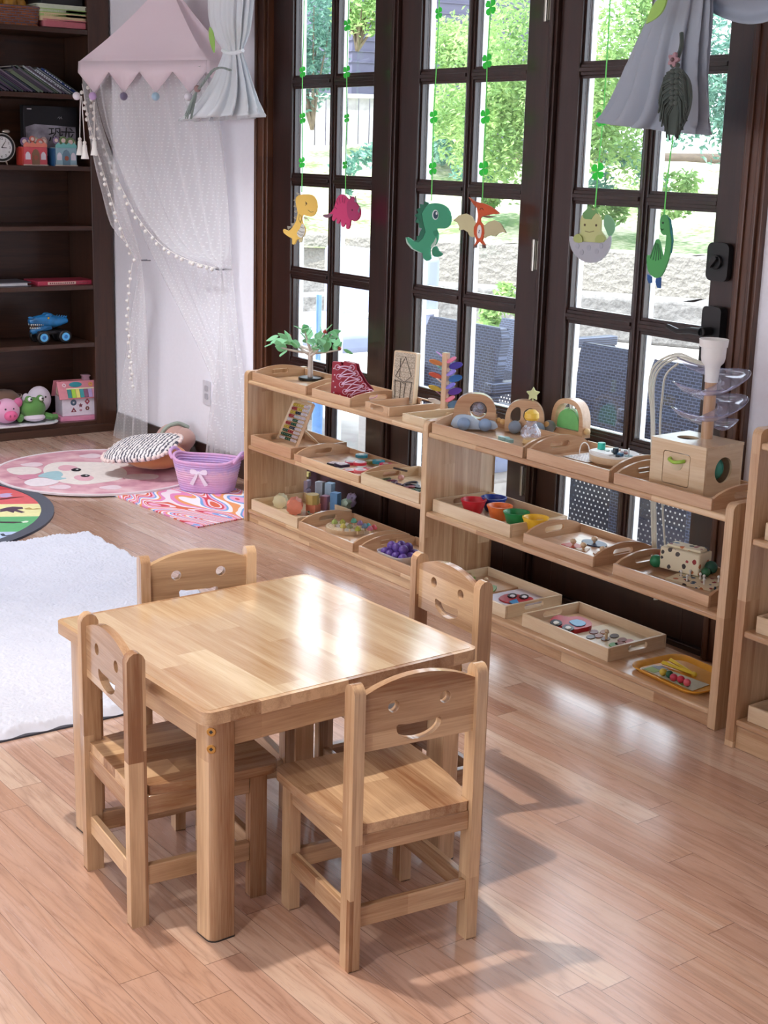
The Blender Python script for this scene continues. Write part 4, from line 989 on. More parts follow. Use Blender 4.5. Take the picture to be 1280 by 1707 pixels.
for ph in (0, 2.1, 4.2): g.tube([(q[0]+.004*math.cos(i*.9+ph), q[1]+.004*math.sin(i*.9+ph), q[2]) for i, q in enumerate(P)], .004, 6)
tr_ = g.build('rope', M['rope'], c1)
p = Vector(Pw(329, 148, 3.08)); G().ball(p, .015).build('bead', paint('A08080', .6), tr_)
q = Vector(Pw(314, 190, 3.08)); g = G()
for k in range(16):
    a = 2*PI*k/16; g.tube([p, p.lerp(q, .4)+Vector((.008*math.cos(a), .008*math.sin(a), 0)), q+Vector((.014*math.cos(a), .014*math.sin(a), -.01*(k % 3)))], .0028, 5)
g.build('tassel', M['rope'], c1)
def leafshape(L, wd, n=12):
    A = [(L*i/n, wd*math.sin(PI*(i/n)**.8)) for i in range(n+1)]; return A+[(x, -y) for x, y in reversed(A[1:-1])]
a, b = Vector(Pw(350, 45, 3.06)), Vector(Pw(357, 88, 3.06)); an = math.degrees(math.atan2(b.z-a.z, b.x-a.x))
G().plate([leafshape((b-a).length, .018)], .006, T(*a) @ R(-an, 'Y') @ UPR).build('felt_leaf', M['leafg'], c1, bev=.001)

c2 = thing('tied_curtain', 'blue grey curtain tail with dark leaf tassel hanging before the right door', 'curtain', (0, 0, 0))
f2 = gathered([(1112, -60, 1186, -50), (1096, -20, 1192, -10), (1078, 24, 1192, 34), (1058, 70, 1187, 84), (1040, 115, 1182, 130), (1024, 155, 1182, 172), (1010, 185, 1181, 205), (997, 203, 1181, 226)], 3.16, 13, .27, .40)
G().grid(f2, 130, 34, cu=True).build('cloth', M['curtR'], c2, ang=80, solid=.002)
fs_ = lambda u, v: (lambda q: (q[0], 3.2+.03*math.sin(v*9+u*2)-.03*math.sin(PI*v), q[2]))(Pw(1170+230*u, -70+ (78+34*math.sin(PI*min(1, u*1.15+.05))*1.0)*v*1.0-(12*u*u*v), 3.2))
G().grid(fs_, 26, 24).build('swag', M['curtR'], c2, ang=80, solid=.003)
a, b = Vector(Pw(1112, -6, 3.03)), Vector(Pw(1077, 40, 3.03)); an = math.degrees(math.atan2(b.z-a.z, b.x-a.x))
G().plate([leafshape((b-a).length, .019)], .006, T(*a) @ R(-an, 'Y') @ UPR).build('felt_leaf', M['leafg'], c2, bev=.001)
M['dkrope'] = cloth('dark_green_macrame', '4A5650', '36403C')
p = Vector(Pw(1136, 55, 3.02)); q = Vector(Pw(1128, 100, 3.0)); r = Vector(Pw(1126, 172, 3.0))
g = G().tube(sm([tuple(p), tuple(p.lerp(q, .5)+Vector((.008, 0, 0))), tuple(q)], 4, False), .006, 6)
g.build('tassel_rope', M['dkrope'], c2)
g = G()
for k in range(9):
    z = q.lerp(r, k/8); g.ball((z.x-.008, z.y-.006, z.z), (.010, .006, .007), 8, 6).ball((z.x+.008, z.y-.006, z.z), (.010, .006, .007), 8, 6)
pl_ = g.build('plait', M['dkrope'], c2)
G().plate([[( .016*math.cos(t)*(1+.25*math.cos(5*t)), .016*math.sin(t)*(1+.25*math.cos(5*t))) for t in [2*PI*i/40 for i in range(40)]]], .008, T(q.x, q.y-.012, q.z) @ UPR).build('flower_bead', paint('A8848C', .6), pl_)
G().ball((q.x, q.y-.017, q.z), .006).build('flower_centre', paint('6C5058'), pl_)
ms = q.lerp(r, .2); G().plate([sm([(-.01, 0), (-.045, -.03), (-.058, -.075), (-.048, -.12), (-.02, -.165), (0, -.175), (.024, -.165), (.05, -.12), (.058, -.075), (.045, -.03), (.01, 0)], 3)], .010, T(ms.x, ms.y+.004, ms.z) @ UPR).build('feather_core', M['dkrope'], c2)
g = G(); rnd = random.Random(5)
for k in range(90):
    s = -1 if k % 2 else 1; f = k/90; a = q.lerp(r, .18+.78*f)
    L = .048*(.65+.5*math.sin(PI*min(1, f*1.1))); dn = .045+.06*f
    e = a+Vector((s*L*(1-.45*f*f), rnd.uniform(-.012, .008), -dn)); m_ = a.lerp(e, .5)+Vector((s*.014, -.006, .012))
    g.tube([a, m_, e], .0024, 5)
g.build('fringe', M['dkrope'], c2)

# ================================================================== HANGING GARLANDS
YG = 3.30
def clover(c, s, g):
    s *= 1.25
    for k in range(4):
        a = math.radians(45+90*k+10); cx, cz = math.cos(a)*s*.58, math.sin(a)*s*.58
        L = [(0, 0)]+[(cx+s*.42*math.cos(a+t), cz+s*.42*math.sin(a+t)) for t in (-1.5, -1.0, -.55, -.2)]+[(cx+s*.30*math.cos(a), cz+s*.30*math.sin(a))]+[(cx+s*.42*math.cos(a+t), cz+s*.42*math.sin(a+t)) for t in (.2, .55, 1.0, 1.5)]
        g.plate([L], .003, T(c.x, c.y-.0005*k, c.z) @ UPR)
    return g
M['str'] = cloth('green_string', '8CF088', transl=.3); M['clov'] = cloth('green_felt_clover', '50DC64', transl=.5)
def garland(label, line, clovers, top=-90, Y=YG):
    t = thing('dinosaur_garland', label, 'hanging decoration', (0, 0, 0), 0, 'dinosaur garlands hanging in front of the doors')
    pts = [Pw(x, y, Y) for x, y in line]; pts = [(pts[0][0], pts[0][1], 2.40)]+pts
    G().tube(pts, .0022, 6).build('string', M['str'], t)
    for x, y, s in clovers: clover(Vector(Pw(x, y, Y)), s, G()).build('clover', M['clov'], t)
    return t
_fe = {}
def felt(c):
    if c not in _fe: _fe[c] = cloth('felt_'+c, c, transl=.25)
    return _fe[c]
def flat(t, name, pts, c, off=0, th=.006, smooth=2, label=None, parent=None, Y=YG):
    P = [Pw(x, y, Y) for x, y in pts]; L = [(p[0], p[2]) for p in P]
    if smooth: L = sm(L, smooth)
    return G().plate([L], th, T(0, Y-off, 0) @ UPR).build(name, felt(c), parent or t, bev=.0008, seg=1, label=label)
def dots(t, name, pts, r, c, off, parent=None, Y=YG):
    g = G()
    for x, y in pts: p = Pw(x, y, Y); g.plate([circ(p[0], p[2], r, 14)], .0012, T(0, Y-off, 0) @ UPR)
    return g.build(name, paint(c, .4), parent or t)
def lines(t, name, segs, c, off, r=.0012, parent=None, Y=YG):
    g = G()
    for s in segs: g.tube([(lambda p: (p[0], Y-off, p[2]))(Pw(x, y, Y)) for x, y in s], r, 5)
    return g.build(name, paint(c, .5), parent or t)
cz3 = lambda L, ox, oy, k: [(ox+x/k, oy+y/k) for x, y in L]
# 1 yellow long-necked dinosaur (crop origin 400,0 scale 3.556)
Z = lambda L: cz3(L, 400, 0, 3.556)
t = garland('garland ending in a yellow striped-belly dinosaur, leftmost on the left door', [(507, 0), (506, 60), (504, 110), (504, 200), (504, 270), (503, 320)], [(504.5, 120, .020), (504.5, 197, .020), (503.5, 271, .020)])
b = flat(t, 'body', Z([(335, 1172), (360, 1155), (410, 1152), (440, 1165), (458, 1205), (455, 1250), (435, 1280), (405, 1282), (375, 1272), (368, 1300), (375, 1330), (388, 1350), (385, 1385), (365, 1412), (340, 1420), (325, 1448), (312, 1445), (312, 1415), (295, 1405), (262, 1380), (262, 1358), (290, 1368), (312, 1350), (335, 1310), (345, 1260), (335, 1215)]), 'F0CC68')
g_ = [[(345, 1160), (330, 1140), (360, 1150)], [(334, 1195), (316, 1188), (332, 1175)], [(332, 1230), (316, 1222), (333, 1212)], [(335, 1262), (320, 1255), (335, 1245)], [(333, 1300), (318, 1290), (338, 1278)], [(312, 1345), (302, 1325), (325, 1322)], [(285, 1362), (280, 1340), (305, 1345)]]
for q in g_: flat(t, 'back_spike', Z(q), 'A8A090', -.001, .004, 0)
flat(t, 'belly', Z([(372, 1325), (388, 1350), (386, 1385), (368, 1410), (348, 1400), (342, 1378), (360, 1355)]), 'E4E4DC', .0035, .001, parent=b)
lines(t, 'belly_stripe', [Z(q) for q in ([(362, 1345), (380, 1352), (388, 1350)], [(350, 1365), (370, 1376), (386, 1375)], [(345, 1382), (362, 1394), (378, 1393)])], '8A8478', .0045, parent=b)
lines(t, 'outline', [Z(q) for q in ([(408, 1245), (425, 1258), (440, 1255)], [(357, 1270), (352, 1300), (362, 1320), (370, 1300), (365, 1275)], [(392, 1195), (402, 1208), (392, 1218)])], '5A4A30', .004, .0009, parent=b)
dots(t, 'eye', Z([(397, 1205)]), .0045, '6A5A40', .004, b)
flat(t, 'foot', Z([(370, 1400), (350, 1420), (355, 1438), (368, 1432)]), 'D8CCA0', -.0005, .005); flat(t, 'arm', Z([(378, 1285), (395, 1290), (408, 1308), (398, 1300), (385, 1300)]), 'C8C0A8', -.0008, .004)
# 2 pink triceratops
t = garland('garland ending in a pink three-horned dinosaur on the left door', [(581, 0), (580, 45), (578, 120), (578, 200), (576, 270), (576, 324)], [(579, 42, .020), (578, 120, .021), (578, 197, .015), (575, 275, .014)])
b = flat(t, 'body', Z([(560, 1235), (575, 1180), (600, 1152), (625, 1160), (650, 1185), (672, 1165), (690, 1200), (712, 1235), (716, 1265), (705, 1298), (680, 1312), (660, 1300), (655, 1335), (645, 1358), (632, 1352), (632, 1320), (615, 1345), (603, 1335), (600, 1300), (588, 1325), (576, 1320), (578, 1290), (558, 1310), (548, 1295), (555, 1270), (520, 1292), (497, 1282), (500, 1272), (530, 1268)]), 'D8407C')
flat(t, 'frill', Z([(650, 1185), (672, 1165), (690, 1200), (712, 1240), (705, 1295), (680, 1308), (652, 1298), (640, 1260), (638, 1210)]), 'C03A74', .0035, .002, parent=b)
for q in ([(684, 1195), (690, 1160), (697, 1200)], [(704, 1250), (718, 1222), (712, 1262)], [(660, 1175), (655, 1160), (672, 1165)]): flat(t, 'horn', Z(q), '9A8A94', .0045, .003, 0)
lines(t, 'stripe', [Z(q) for q in ([(575, 1190), (585, 1215)], [(592, 1170), (598, 1205)], [(612, 1162), (612, 1200)], [(628, 1172), (622, 1205)], [(563, 1225), (578, 1238)])], 'A82C60', .004, .0016, parent=b)
dots(t, 'eye', Z([(672, 1245)]), .0035, '401828', .006, b)
flat(t, 'tail_tip', Z([(555, 1272), (520, 1292), (497, 1282), (500, 1272), (528, 1270)]), '8C6478', .0035, .001)
# 3 green dinosaur (origin 640,0 scale 3.4125)
Z = lambda L: cz3(L, 640, 0, 3.4125)
t = garland('garland ending in a plump green dinosaur with big eye on the middle door', [(732, 0), (731, 30), (728, 100), (723, 190), (721, 270), (719, 335)], [(731.5, 22, .018), (723, 195, .021), (721.5, 281, .021)])
b = flat(t, 'body', Z([(230, 1180), (265, 1158), (320, 1158), (365, 1185), (383, 1235), (375, 1280), (345, 1300), (300, 1300), (310, 1330), (305, 1370), (290, 1395), (268, 1405), (262, 1440), (268, 1470), (245, 1484), (225, 1465), (222, 1440), (190, 1430), (150, 1405), (130, 1375), (128, 1350), (150, 1355), (180, 1375), (215, 1355), (235, 1320), (225, 1270), (212, 1220)]), '4DAE88')
sp = Z([(262, 1155), (235, 1145), (232, 1165), (208, 1160), (212, 1182), (190, 1190), (200, 1210), (178, 1225), (195, 1242), (182, 1262), (203, 1272), (205, 1295), (222, 1300), (210, 1318), (205, 1340), (190, 1345), (192, 1365), (170, 1372), (200, 1378), (225, 1355), (240, 1320), (228, 1270), (218, 1215), (240, 1180)])
flat(t, 'back_crest', sp, '2C7A60', .0036, .002, 0, parent=b)
flat(t, 'belly', Z([(300, 1350), (303, 1375), (288, 1400), (272, 1408), (275, 1392), (288, 1375)]), 'D4E8DC', .0035, .001, parent=b)
flat(t, 'foot', Z([(280, 1412), (300, 1400), (312, 1425), (333, 1442), (322, 1458), (290, 1460), (278, 1440)]), '3F9A78', .001)
flat(t, 'arm', Z([(285, 1315), (308, 1310), (312, 1330), (300, 1345), (288, 1335)]), '3F9A78', .0035, .002)
flat(t, 'tail_edge', Z([(128, 1350), (134, 1385), (160, 1415), (200, 1436), (218, 1438), (170, 1415), (142, 1380)]), 'C8E0D4', .0036, .001, 1)
dots(t, 'eye_white', Z([(297, 1222)]), .0195/1.05, 'E8F4F4', .004, b); dots(t, 'iris', Z([(300, 1222)]), .0145, '2E4A5C', .005, b); dots(t, 'pupil_shine', Z([(306, 1214)]), .005, 'F8F8F8', .006, b)
# 4 orange pterosaur
t = garland('garland ending in an orange winged dinosaur on the middle door', [(819, 0), (817, 30), (812, 100), (810, 190), (806, 280), (804, 333)], [(818, 12, .024), (812, 102, .023), (809, 194, .023), (806, 281, .023)])
flat(t, 'wing', Z([(528, 1275), (500, 1230), (470, 1215), (430, 1225), (398, 1255), (420, 1265), (432, 1290), (430, 1310), (455, 1305), (480, 1320), (492, 1345), (518, 1350), (525, 1310)]), 'D8D0A8', .001, .005, 1, 'khaki wing')
flat(t, 'wing', Z([(565, 1290), (600, 1262), (630, 1252), (665, 1270), (698, 1325), (672, 1320), (650, 1330), (635, 1345), (612, 1338), (590, 1345), (575, 1355), (568, 1320)]), 'D8D0A8', .001, .005, 1, 'khaki wing')
b = flat(t, 'body', Z([(530, 1160), (560, 1155), (610, 1175), (660, 1215), (620, 1218), (590, 1225), (555, 1235), (552, 1262), (570, 1285), (575, 1330), (562, 1365), (580, 1395), (560, 1385), (545, 1372), (530, 1390), (515, 1400), (532, 1368), (518, 1335), (518, 1290), (535, 1262), (540, 1215)]), 'E0683C', .0015, .007)
flat(t, 'head_crest', Z([(485, 1122), (520, 1145), (560, 1158), (540, 1190), (515, 1165)]), 'C8603C', .001, .006, 0)
flat(t, 'lower_beak', Z([(560, 1228), (590, 1228), (640, 1230), (600, 1240), (575, 1236)]), '8C6A60', .001, .005, 0)
p = Pw(640+549/3.4125, 1317/3.4125, YG); G().plate([circ(p[0], p[2], .013, 18, .024)], .0015, T(0, YG-.0055, 0) @ UPR).build('belly', paint('F0ECE8', .5), b)
dots(t, 'belly_button', Z([(548, 1322), (551, 1312)]), .003, '8A90A0', .0068, b)
lines(t, 'closed_eye', [Z([(552, 1195), (556, 1186), (565, 1184), (572, 1194)])], '502018', .0055, .0012, parent=b)
for q in ([(515, 1395), (510, 1412), (528, 1408), (530, 1388)], [(562, 1385), (562, 1410), (580, 1412), (575, 1392)]): flat(t, 'foot', Z(q), '7A6A68', .001, .005, 0)
# 5 hatchling in egg (origin 930,0 scale 3.414)
Z = lambda L: cz3(L, 930, 0, 3.414)
t = garland('garland ending in a hatchling in a grey egg shell on the right door', [(1017, 0), (1014, 60), (1010, 120), (1006, 190), (999, 260), (994, 320), (992, 345)], [(1003, 198, .022), (996.5, 286, .025)], Y=YG)
flat(t, 'egg_shell', Z([(75, 1345), (100, 1355), (130, 1372), (190, 1378), (250, 1380), (285, 1365), (305, 1340), (306, 1385), (290, 1435), (250, 1480), (195, 1496), (140, 1480), (98, 1440), (78, 1395)]), 'BFC0C8', .0045, .006, label='grey spotted shell')
flat(t, 'tail', Z([(262, 1230), (280, 1222), (300, 1240), (318, 1270), (316, 1310), (300, 1340), (285, 1345), (270, 1310), (258, 1280)]), '8CC098', -.004, .004)
b = flat(t, 'body', Z([(140, 1225), (170, 1190), (205, 1190), (235, 1220), (248, 1260), (245, 1310), (262, 1335), (275, 1372), (220, 1382), (130, 1380), (105, 1372), (100, 1345), (130, 1325), (128, 1270)]), 'D2D49C', 0, .006)
flat(t, 'hood', Z([(150, 1240), (145, 1215), (165, 1195), (182, 1176), (205, 1198), (225, 1190), (235, 1220), (222, 1212), (205, 1230), (195, 1248), (160, 1246)]), '82B878', .0038, .002, 0, parent=b)
dots(t, 'eye', Z([(157, 1280), (222, 1282)]), .004, '5A4A38', .004, b); dots(t, 'shell_spot', Z([(120, 1400), (145, 1435), (185, 1410), (230, 1430), (255, 1400)]), .009, 'AEB0BC', .0082)
lines(t, 'mouth', [Z([(160, 1315), (185, 1322), (210, 1315)])], '8A7A58', .0045, .001, parent=b)
for q in ([(100, 1350), (125, 1330), (145, 1345), (150, 1378), (110, 1378)], [(225, 1378), (230, 1345), (255, 1335), (278, 1352), (272, 1378)]): flat(t, 'hand', Z(q), 'C4D088', .009, .003)
# 6 green long-neck
t = garland('garland ending in a green long-neck dinosaur with blue feet on the right door', [(1121, 235), (1117, 260), (1111, 310), (1108, 345), (1107, 358)], [], Y=YG)
b = flat(t, 'body', Z([(585, 1245), (600, 1222), (618, 1225), (635, 1255), (640, 1320), (648, 1370), (640, 1440), (615, 1520), (590, 1570), (565, 1582), (540, 1572), (515, 1540), (508, 1480), (512, 1450), (530, 1450), (560, 1365), (580, 1375), (598, 1460), (610, 1430), (620, 1340), (605, 1338), (588, 1320), (584, 1285)]), '63B870')
lines(t, 'shell_stripe', [Z(q) for q in ([(560, 1380), (530, 1470)], [(565, 1385), (545, 1480)], [(572, 1385), (560, 1485)], [(578, 1390), (576, 1480)], [(584, 1410), (590, 1475)])], '3C8050', .004, .0016, parent=b)
for q in ([(512, 1560), (535, 1575), (535, 1610), (520, 1612), (512, 1590)], [(560, 1585), (588, 1578), (585, 1640), (568, 1638), (558, 1605)]): flat(t, 'foot', Z(q), '3A6AA8', .001, .005, 1, 'blue foot')
flat(t, 'neck_edge', Z([(618, 1225), (640, 1250), (648, 1300), (655, 1370), (645, 1440), (640, 1440), (642, 1370), (634, 1300), (630, 1255)]), '3E9090', -.001, .004, 1)
dots(t, 'eye', Z([(602, 1268)]), .0035, '183820', .004, b); lines(t, 'mouth', [Z([(590, 1300), (598, 1310), (606, 1302)])], '183820', .004, .0009, parent=b)

# ================================================================== RUGS
M['shag'] = cloth('white_shag_pile', 'E2E4F0', 'D2D5E4', scale=160)
RRG = random.Random(1)
def rugf(u, v):
    x = -5.255+1.81*u; y = .75+1.575*v; rnd_ = RRG.uniform(-1, 1)
    e = min(u, 1-u)*1.81; e2 = min(v, 1-v)*1.57; ed = min(1, e/.02)*min(1, e2/.02)
    return (x+.006*math.sin(y*60), y+.006*math.sin(x*55), .004+ed*(.022+.004*rnd_+.003*math.sin(x*31)*math.sin(y*27)))
rg = thing('shag_rug', 'fluffy white rectangular rug on the floor left of the table', 'rug', (0, 0, 0))
G().grid(rugf, 420, 360).build('pile', M['shag'], rg, ang=180)
G().bb(-5.262, -3.438, .745, 2.332, 0, .005).build('rug_backing', paint('3A3A44', .8), rg)
# round bunny rug
n = N('bunny_rug_ground'); co = n.coords(rnd=False); tt_ = n.n('ShaderNodeTexNoise', {'Vector': co, 'Scale': 7.0, 'Detail': 5.0}).outputs[0]
n.set(col=n.ramp(tt_, [(.38, srgb('C88C9C')), (.52, srgb('DDA8B4')), (.66, srgb('ECC8CC'))]), rough=.8); M['bunrug'] = n.mat
RC = Vector((-6.295, 2.845, 0)); RR = .505
br_ = thing('round_rug', 'round pink rug with a white rabbit face on the floor by the bookcase', 'rug', (RC.x, RC.y, .006))
G().plate([circ(0, 0, RR, 72)], .007, T(0, 0, .0035)).build('rug_base', M['bunrug'], br_, bev=.002)
G().plate([circ(0, 0, RR+.002, 72), circ(0, 0, RR-.014, 72)], .0086, T(0, 0, .0043)).build('rug_border', cloth('rug_border_white', 'E8DCE0'), br_)
def rp(nm, pts, c, z, par=None, k=3):
    L = []
    for px, py in pts:
        q = F(px/5.333, 740+py/5.333, .013); L.append((q.x-RC.x, q.y-RC.y))
    return G().plate([sm(L, k) if k else L], .0008, T(0, 0, .0072+z)).build(nm, paint(c, .8), par or br_)
fc = rp('rabbit_face', [(400, 200), (500, 165), (700, 160), (950, 170), (1090, 215), (1130, 270), (1050, 320), (900, 345), (720, 362), (560, 345), (470, 310), (390, 260)], 'F2E8E2', .0004)
rp('rabbit_ear', [(900, 160), (1000, 140), (1250, 130), (1330, 160), (1250, 190), (1100, 205), (980, 185)], 'EBDCD8', .0002); rp('rabbit_ear', [(1110, 280), (1250, 265), (1400, 275), (1380, 310), (1200, 318), (1110, 305)], 'EBDCD8', .0002)
rp('cheek', [(515, 215), (560, 192), (640, 195), (690, 215), (640, 235), (560, 240)], 'E8B4C0', .0012, fc); rp('cheek', [(655, 300), (700, 280), (790, 282), (835, 305), (790, 328), (700, 325)], 'E8B4C0', .0012, fc)
rp('eye', [(632, 232), (680, 218), (722, 230), (700, 245), (650, 245)], '1C1820', .002, fc); rp('eye', [(716, 284), (760, 274), (800, 284), (780, 296), (735, 296)], '1C1820', .002, fc)
rp('eye_shine', [(672, 230), (690, 227), (700, 232), (685, 236)], 'F0F0F0', .0028, fc, 1); rp('eye_shine', [(755, 284), (770, 281), (780, 286), (765, 289)], 'F0F0F0', .0028, fc, 1)
rp('blue_bow', [(335, 290), (420, 255), (520, 245), (560, 275), (540, 300), (590, 308), (500, 325), (420, 305)], 'A8CCD4', .0015)
rp('pale_paw', [(60, 225), (200, 205), (330, 215), (370, 250), (280, 275), (120, 270)], 'EFE4E0', .0010); rp('pale_paw', [(215, 340), (330, 305), (480, 318), (520, 345), (400, 375), (270, 375)], 'F2E6EC', .0012)
rp('pink_shape', [(150, 290), (230, 275), (340, 275), (330, 300), (220, 320)], 'D890A8', .0012)
for cx, cy in ((310, 185), (560, 385), (830, 108), (1010, 388)): rp('flower', [(cx-130+0*cy, cy), (cx-60, cy-14), (cx, cy-20), (cx+55, cy-12), (cx+70, cy+4), (cx+20, cy+18), (cx-70, cy+16)], 'EED8E0', .0008)
# rainbow round mat
A_, B_, C_ = F(88, 860, .008), F(0, 803, .008), F(0, 908, .008)
def circum(a, b, c):
    ax, ay, bx_, by, cx, cy = a.x, a.y, b.x, b.y, c.x, c.y
    d = 2*(ax*(by-cy)+bx_*(cy-ay)+cx*(ay-by))
    ux = ((ax*ax+ay*ay)*(by-cy)+(bx_*bx_+by*by)*(cy-ay)+(cx*cx+cy*cy)*(ay-by))/d
    uy = ((ax*ax+ay*ay)*(cx-bx_)+(bx_*bx_+by*by)*(ax-cx)+(cx*cx+cy*cy)*(bx_-ax))/d
    return ux, uy, math.hypot(ux-ax, uy-ay)
mx_, my_, mr = circum(A_, B_, C_)
rm = thing('rainbow_mat', 'round rainbow-striped mat with navy rim cut off at the left', 'mat', (mx_, my_, .0005))
def band_c(y0, y1, r):
    L = []
    for k in range(25):
        x = -r+2*r*k/24
    a0 = [(math.copysign(1, 1)*0, 0)]
    pts = []
    n_ = 24
    for i in range(n_+1):
        y = y0+(y1-y0)*i/n_; pts.append((math.sqrt(max(0, r*r-y*y)), y))
    return pts+[(-x, y) for x, y in reversed(pts)]
st_ang = math.degrees(math.atan2(*(F(75, 839, 0)-F(0, 840, 0)).yx))
cols_ = ['9C3C7A', 'C83A48', 'E06068', 'EDE4A8', '5CB06C', 'B8CCE8', 'E8D8F0']
ri = mr-.055
e_ = Matrix.Rotation(math.radians(st_ang), 4, 'Z')
vals = [-ri]; 
for (px, py) in ((0, 886), (0, 861), (0, 840), (65, 815)):
    q = F(px, py, .008); w_ = e_.inverted() @ Vector((q.x-mx_, q.y-my_, 0)); vals.append(w_.y)
vals += [vals[-1]+(vals[-1]-vals[-2])*1.0, ri]
bc_ = ['BED0EC', '66B47A', 'EFE9AE', 'E26A6E', 'CC4450', 'B04A90']
for i in range(len(vals)-1):
    if vals[i+1] > vals[i]+.01:
        G().plate([band_c(max(vals[i], -ri+.001), min(vals[i+1], ri-.001), ri)], .005, e_ @ T(0, 0, .0035)).build('mat_stripe', paint(bc_[i % 6], .7), rm)
G().plate([circ(0, 0, mr, 72), circ(0, 0, ri, 72)], .010, T(0, 0, .005)).build('rim', cloth('navy_rim', '24304C', '1C2438'), rm, bev=.003)
def mk(pts, c, th=.0008):
    L = []
    for px, py in pts:
        q = F(px/5.333, 740+py/5.333, .010); L.append((q.x-mx_, q.y-my_))
    G().plate([L], th, T(0, 0, .0066)).build('mat_drawing', paint(c, .7), rm)
mk([(0, 575), (60, 560), (110, 552), (200, 556), (205, 570), (150, 578), (220, 600), (190, 607), (130, 592), (120, 606), (60, 590), (0, 600)], '5A4458')
mk([(0, 684), (180, 686), (200, 692), (120, 699), (0, 696)], '4A3C44'); mk([(190, 686), (230, 678), (255, 680), (240, 692), (205, 695)], 'E8F0E0')
mk([(0, 480), (110, 468), (215, 463), (150, 472), (60, 484), (0, 490)], '6A3038'); mk([(0, 440), (60, 432), (110, 434), (90, 446), (115, 458), (60, 470), (0, 468)], 'C8B0D8')
mk([(0, 795), (30, 790), (50, 806), (100, 800), (60, 812), (20, 812)], '404858'); mk([(215, 570), (260, 560), (290, 572), (330, 566), (372, 570), (330, 576), (280, 578), (230, 576)], 'B8A060')
# swirl mat
n = N('swirl_mat_print'); co = n.coords(rnd=False)
nz = n.n('ShaderNodeTexNoise', {'Vector': n.n('ShaderNodeMapping', {0: co, 3: (1.3, 3.4, 1)}).outputs[0], 'Scale': 1.6, 'Detail': .0, 'Distortion': .8}).outputs[0]
fr_ = n.math('FRACT', n.math('MULTIPLY', nz, 7.0))
rmp = n.n('ShaderNodeValToRGB', {0: fr_}); rmp.color_ramp.interpolation = 'CONSTANT'
e = rmp.color_ramp.elements
cs = [(0, 'E06848'), (.10, 'F4E4EC'), (.22, 'E890C0'), (.36, 'F0A068'), (.46, 'F6F0F4'), (.60, '7CA8E0'), (.70, 'EFB0D0'), (.82, 'D84858'), (.92, 'F4DCE8')]
while len(e) < len(cs): e.new(.5)
for i, (p_, c_) in enumerate(cs): e[i].position = p_; e[i].color = srgb(c_)
n.set(col=rmp.outputs[0], rough=.75); M['swirl'] = n.mat
tag(G().plate([[(-5.87, 2.70), (-5.14, 2.765), (-5.172, 2.98), (-5.19, 3.27), (-5.95, 3.25)]], .005, T(0, 0, .003)).build('swirl_mat', M['swirl'], bev=.001), 'small mat with pink orange and blue wavy swirls under the rope basket', 'mat')
# rope basket
M['ropeb'] = None
n = N('pink_lilac_rope'); co = n.coords(rnd=False); z_ = n.n('ShaderNodeSeparateXYZ', {0: co}).outputs[2]
t_ = n.n('ShaderNodeTexNoise', {'Vector': co, 'Scale': 60.0, 'Detail': 3.0}).outputs[0]
n.set(col=n.ramp(n.math('ADD', n.math('DIVIDE', z_, .19), n.math('MULTIPLY', n.math('SUBTRACT', t_, .5), .25)), [(.0, srgb('C9A8DC')), (.25, srgb('DDB0D4')), (.45, srgb('EBC2DA')), (.62, srgb('C8AEE0')), (.8, srgb('DFA8D0')), (1, srgb('D4B0E0'))]), rough=.8); n.bump(t_, .4, .003); M['ropeb'] = n.mat
bp_ = F(336, 815, .01)
bk = thing('rope_basket', 'pink and lilac coiled rope basket with white bow standing on the swirl mat', 'basket', (bp_.x+.0, bp_.y+.03, .006), 40)
g = G()
for k in range(13):
    z = .007+k*.0112; s = 1+.28*k/12
    hx = lambda a: (abs(math.cos(a))**.8)*math.copysign(1, math.cos(a)); hy = lambda a: (abs(math.sin(a))**.8)*math.copysign(1, math.sin(a))
    g.tube([(.122*s*hx(2*PI*i/36), .085*s*hy(2*PI*i/36), z+(.02*abs(math.cos(2*PI*i/36))**6*(k/12)**2)) for i in range(36)], .0075, 8, closed=True)
g.build('coiled_wall', M['ropeb'], bk)
G().plate([circ(0, 0, .118, 30, .082)], .008, T(0, 0, .005)).build('basket_base', M['ropeb'], bk)
for s in (-1, 1):
    G().tube(sm([(s*.150, -.055, .145), (s*.166, -.045, .170), (s*.170, 0, .184), (s*.166, .045, .170), (s*.150, .055, .145)], 5, False), .008, 8).build('handle', M['ropeb'], bk)
M['bow'] = cloth('white_satin_bow', 'F0E4F4')
fy = -.105; g = G().ball((0, fy, .10), (.010, .007, .010))
for s in (-1, 1):
    g.plate([sm([(0, .10), (s*.028, .118), (s*.042, .108), (s*.036, .092), (s*.012, .094)], 3)], .006, T(0, fy-.002, 0) @ UPR)
    g.plate([[(0, .098), (s*.014, .094), (s*.045, .045), (s*.028, .038), (s*.006, .08)]], .004, T(0, fy+.004, 0) @ R(7, 'X') @ UPR)
g.build('bow', M['bow'], bk)
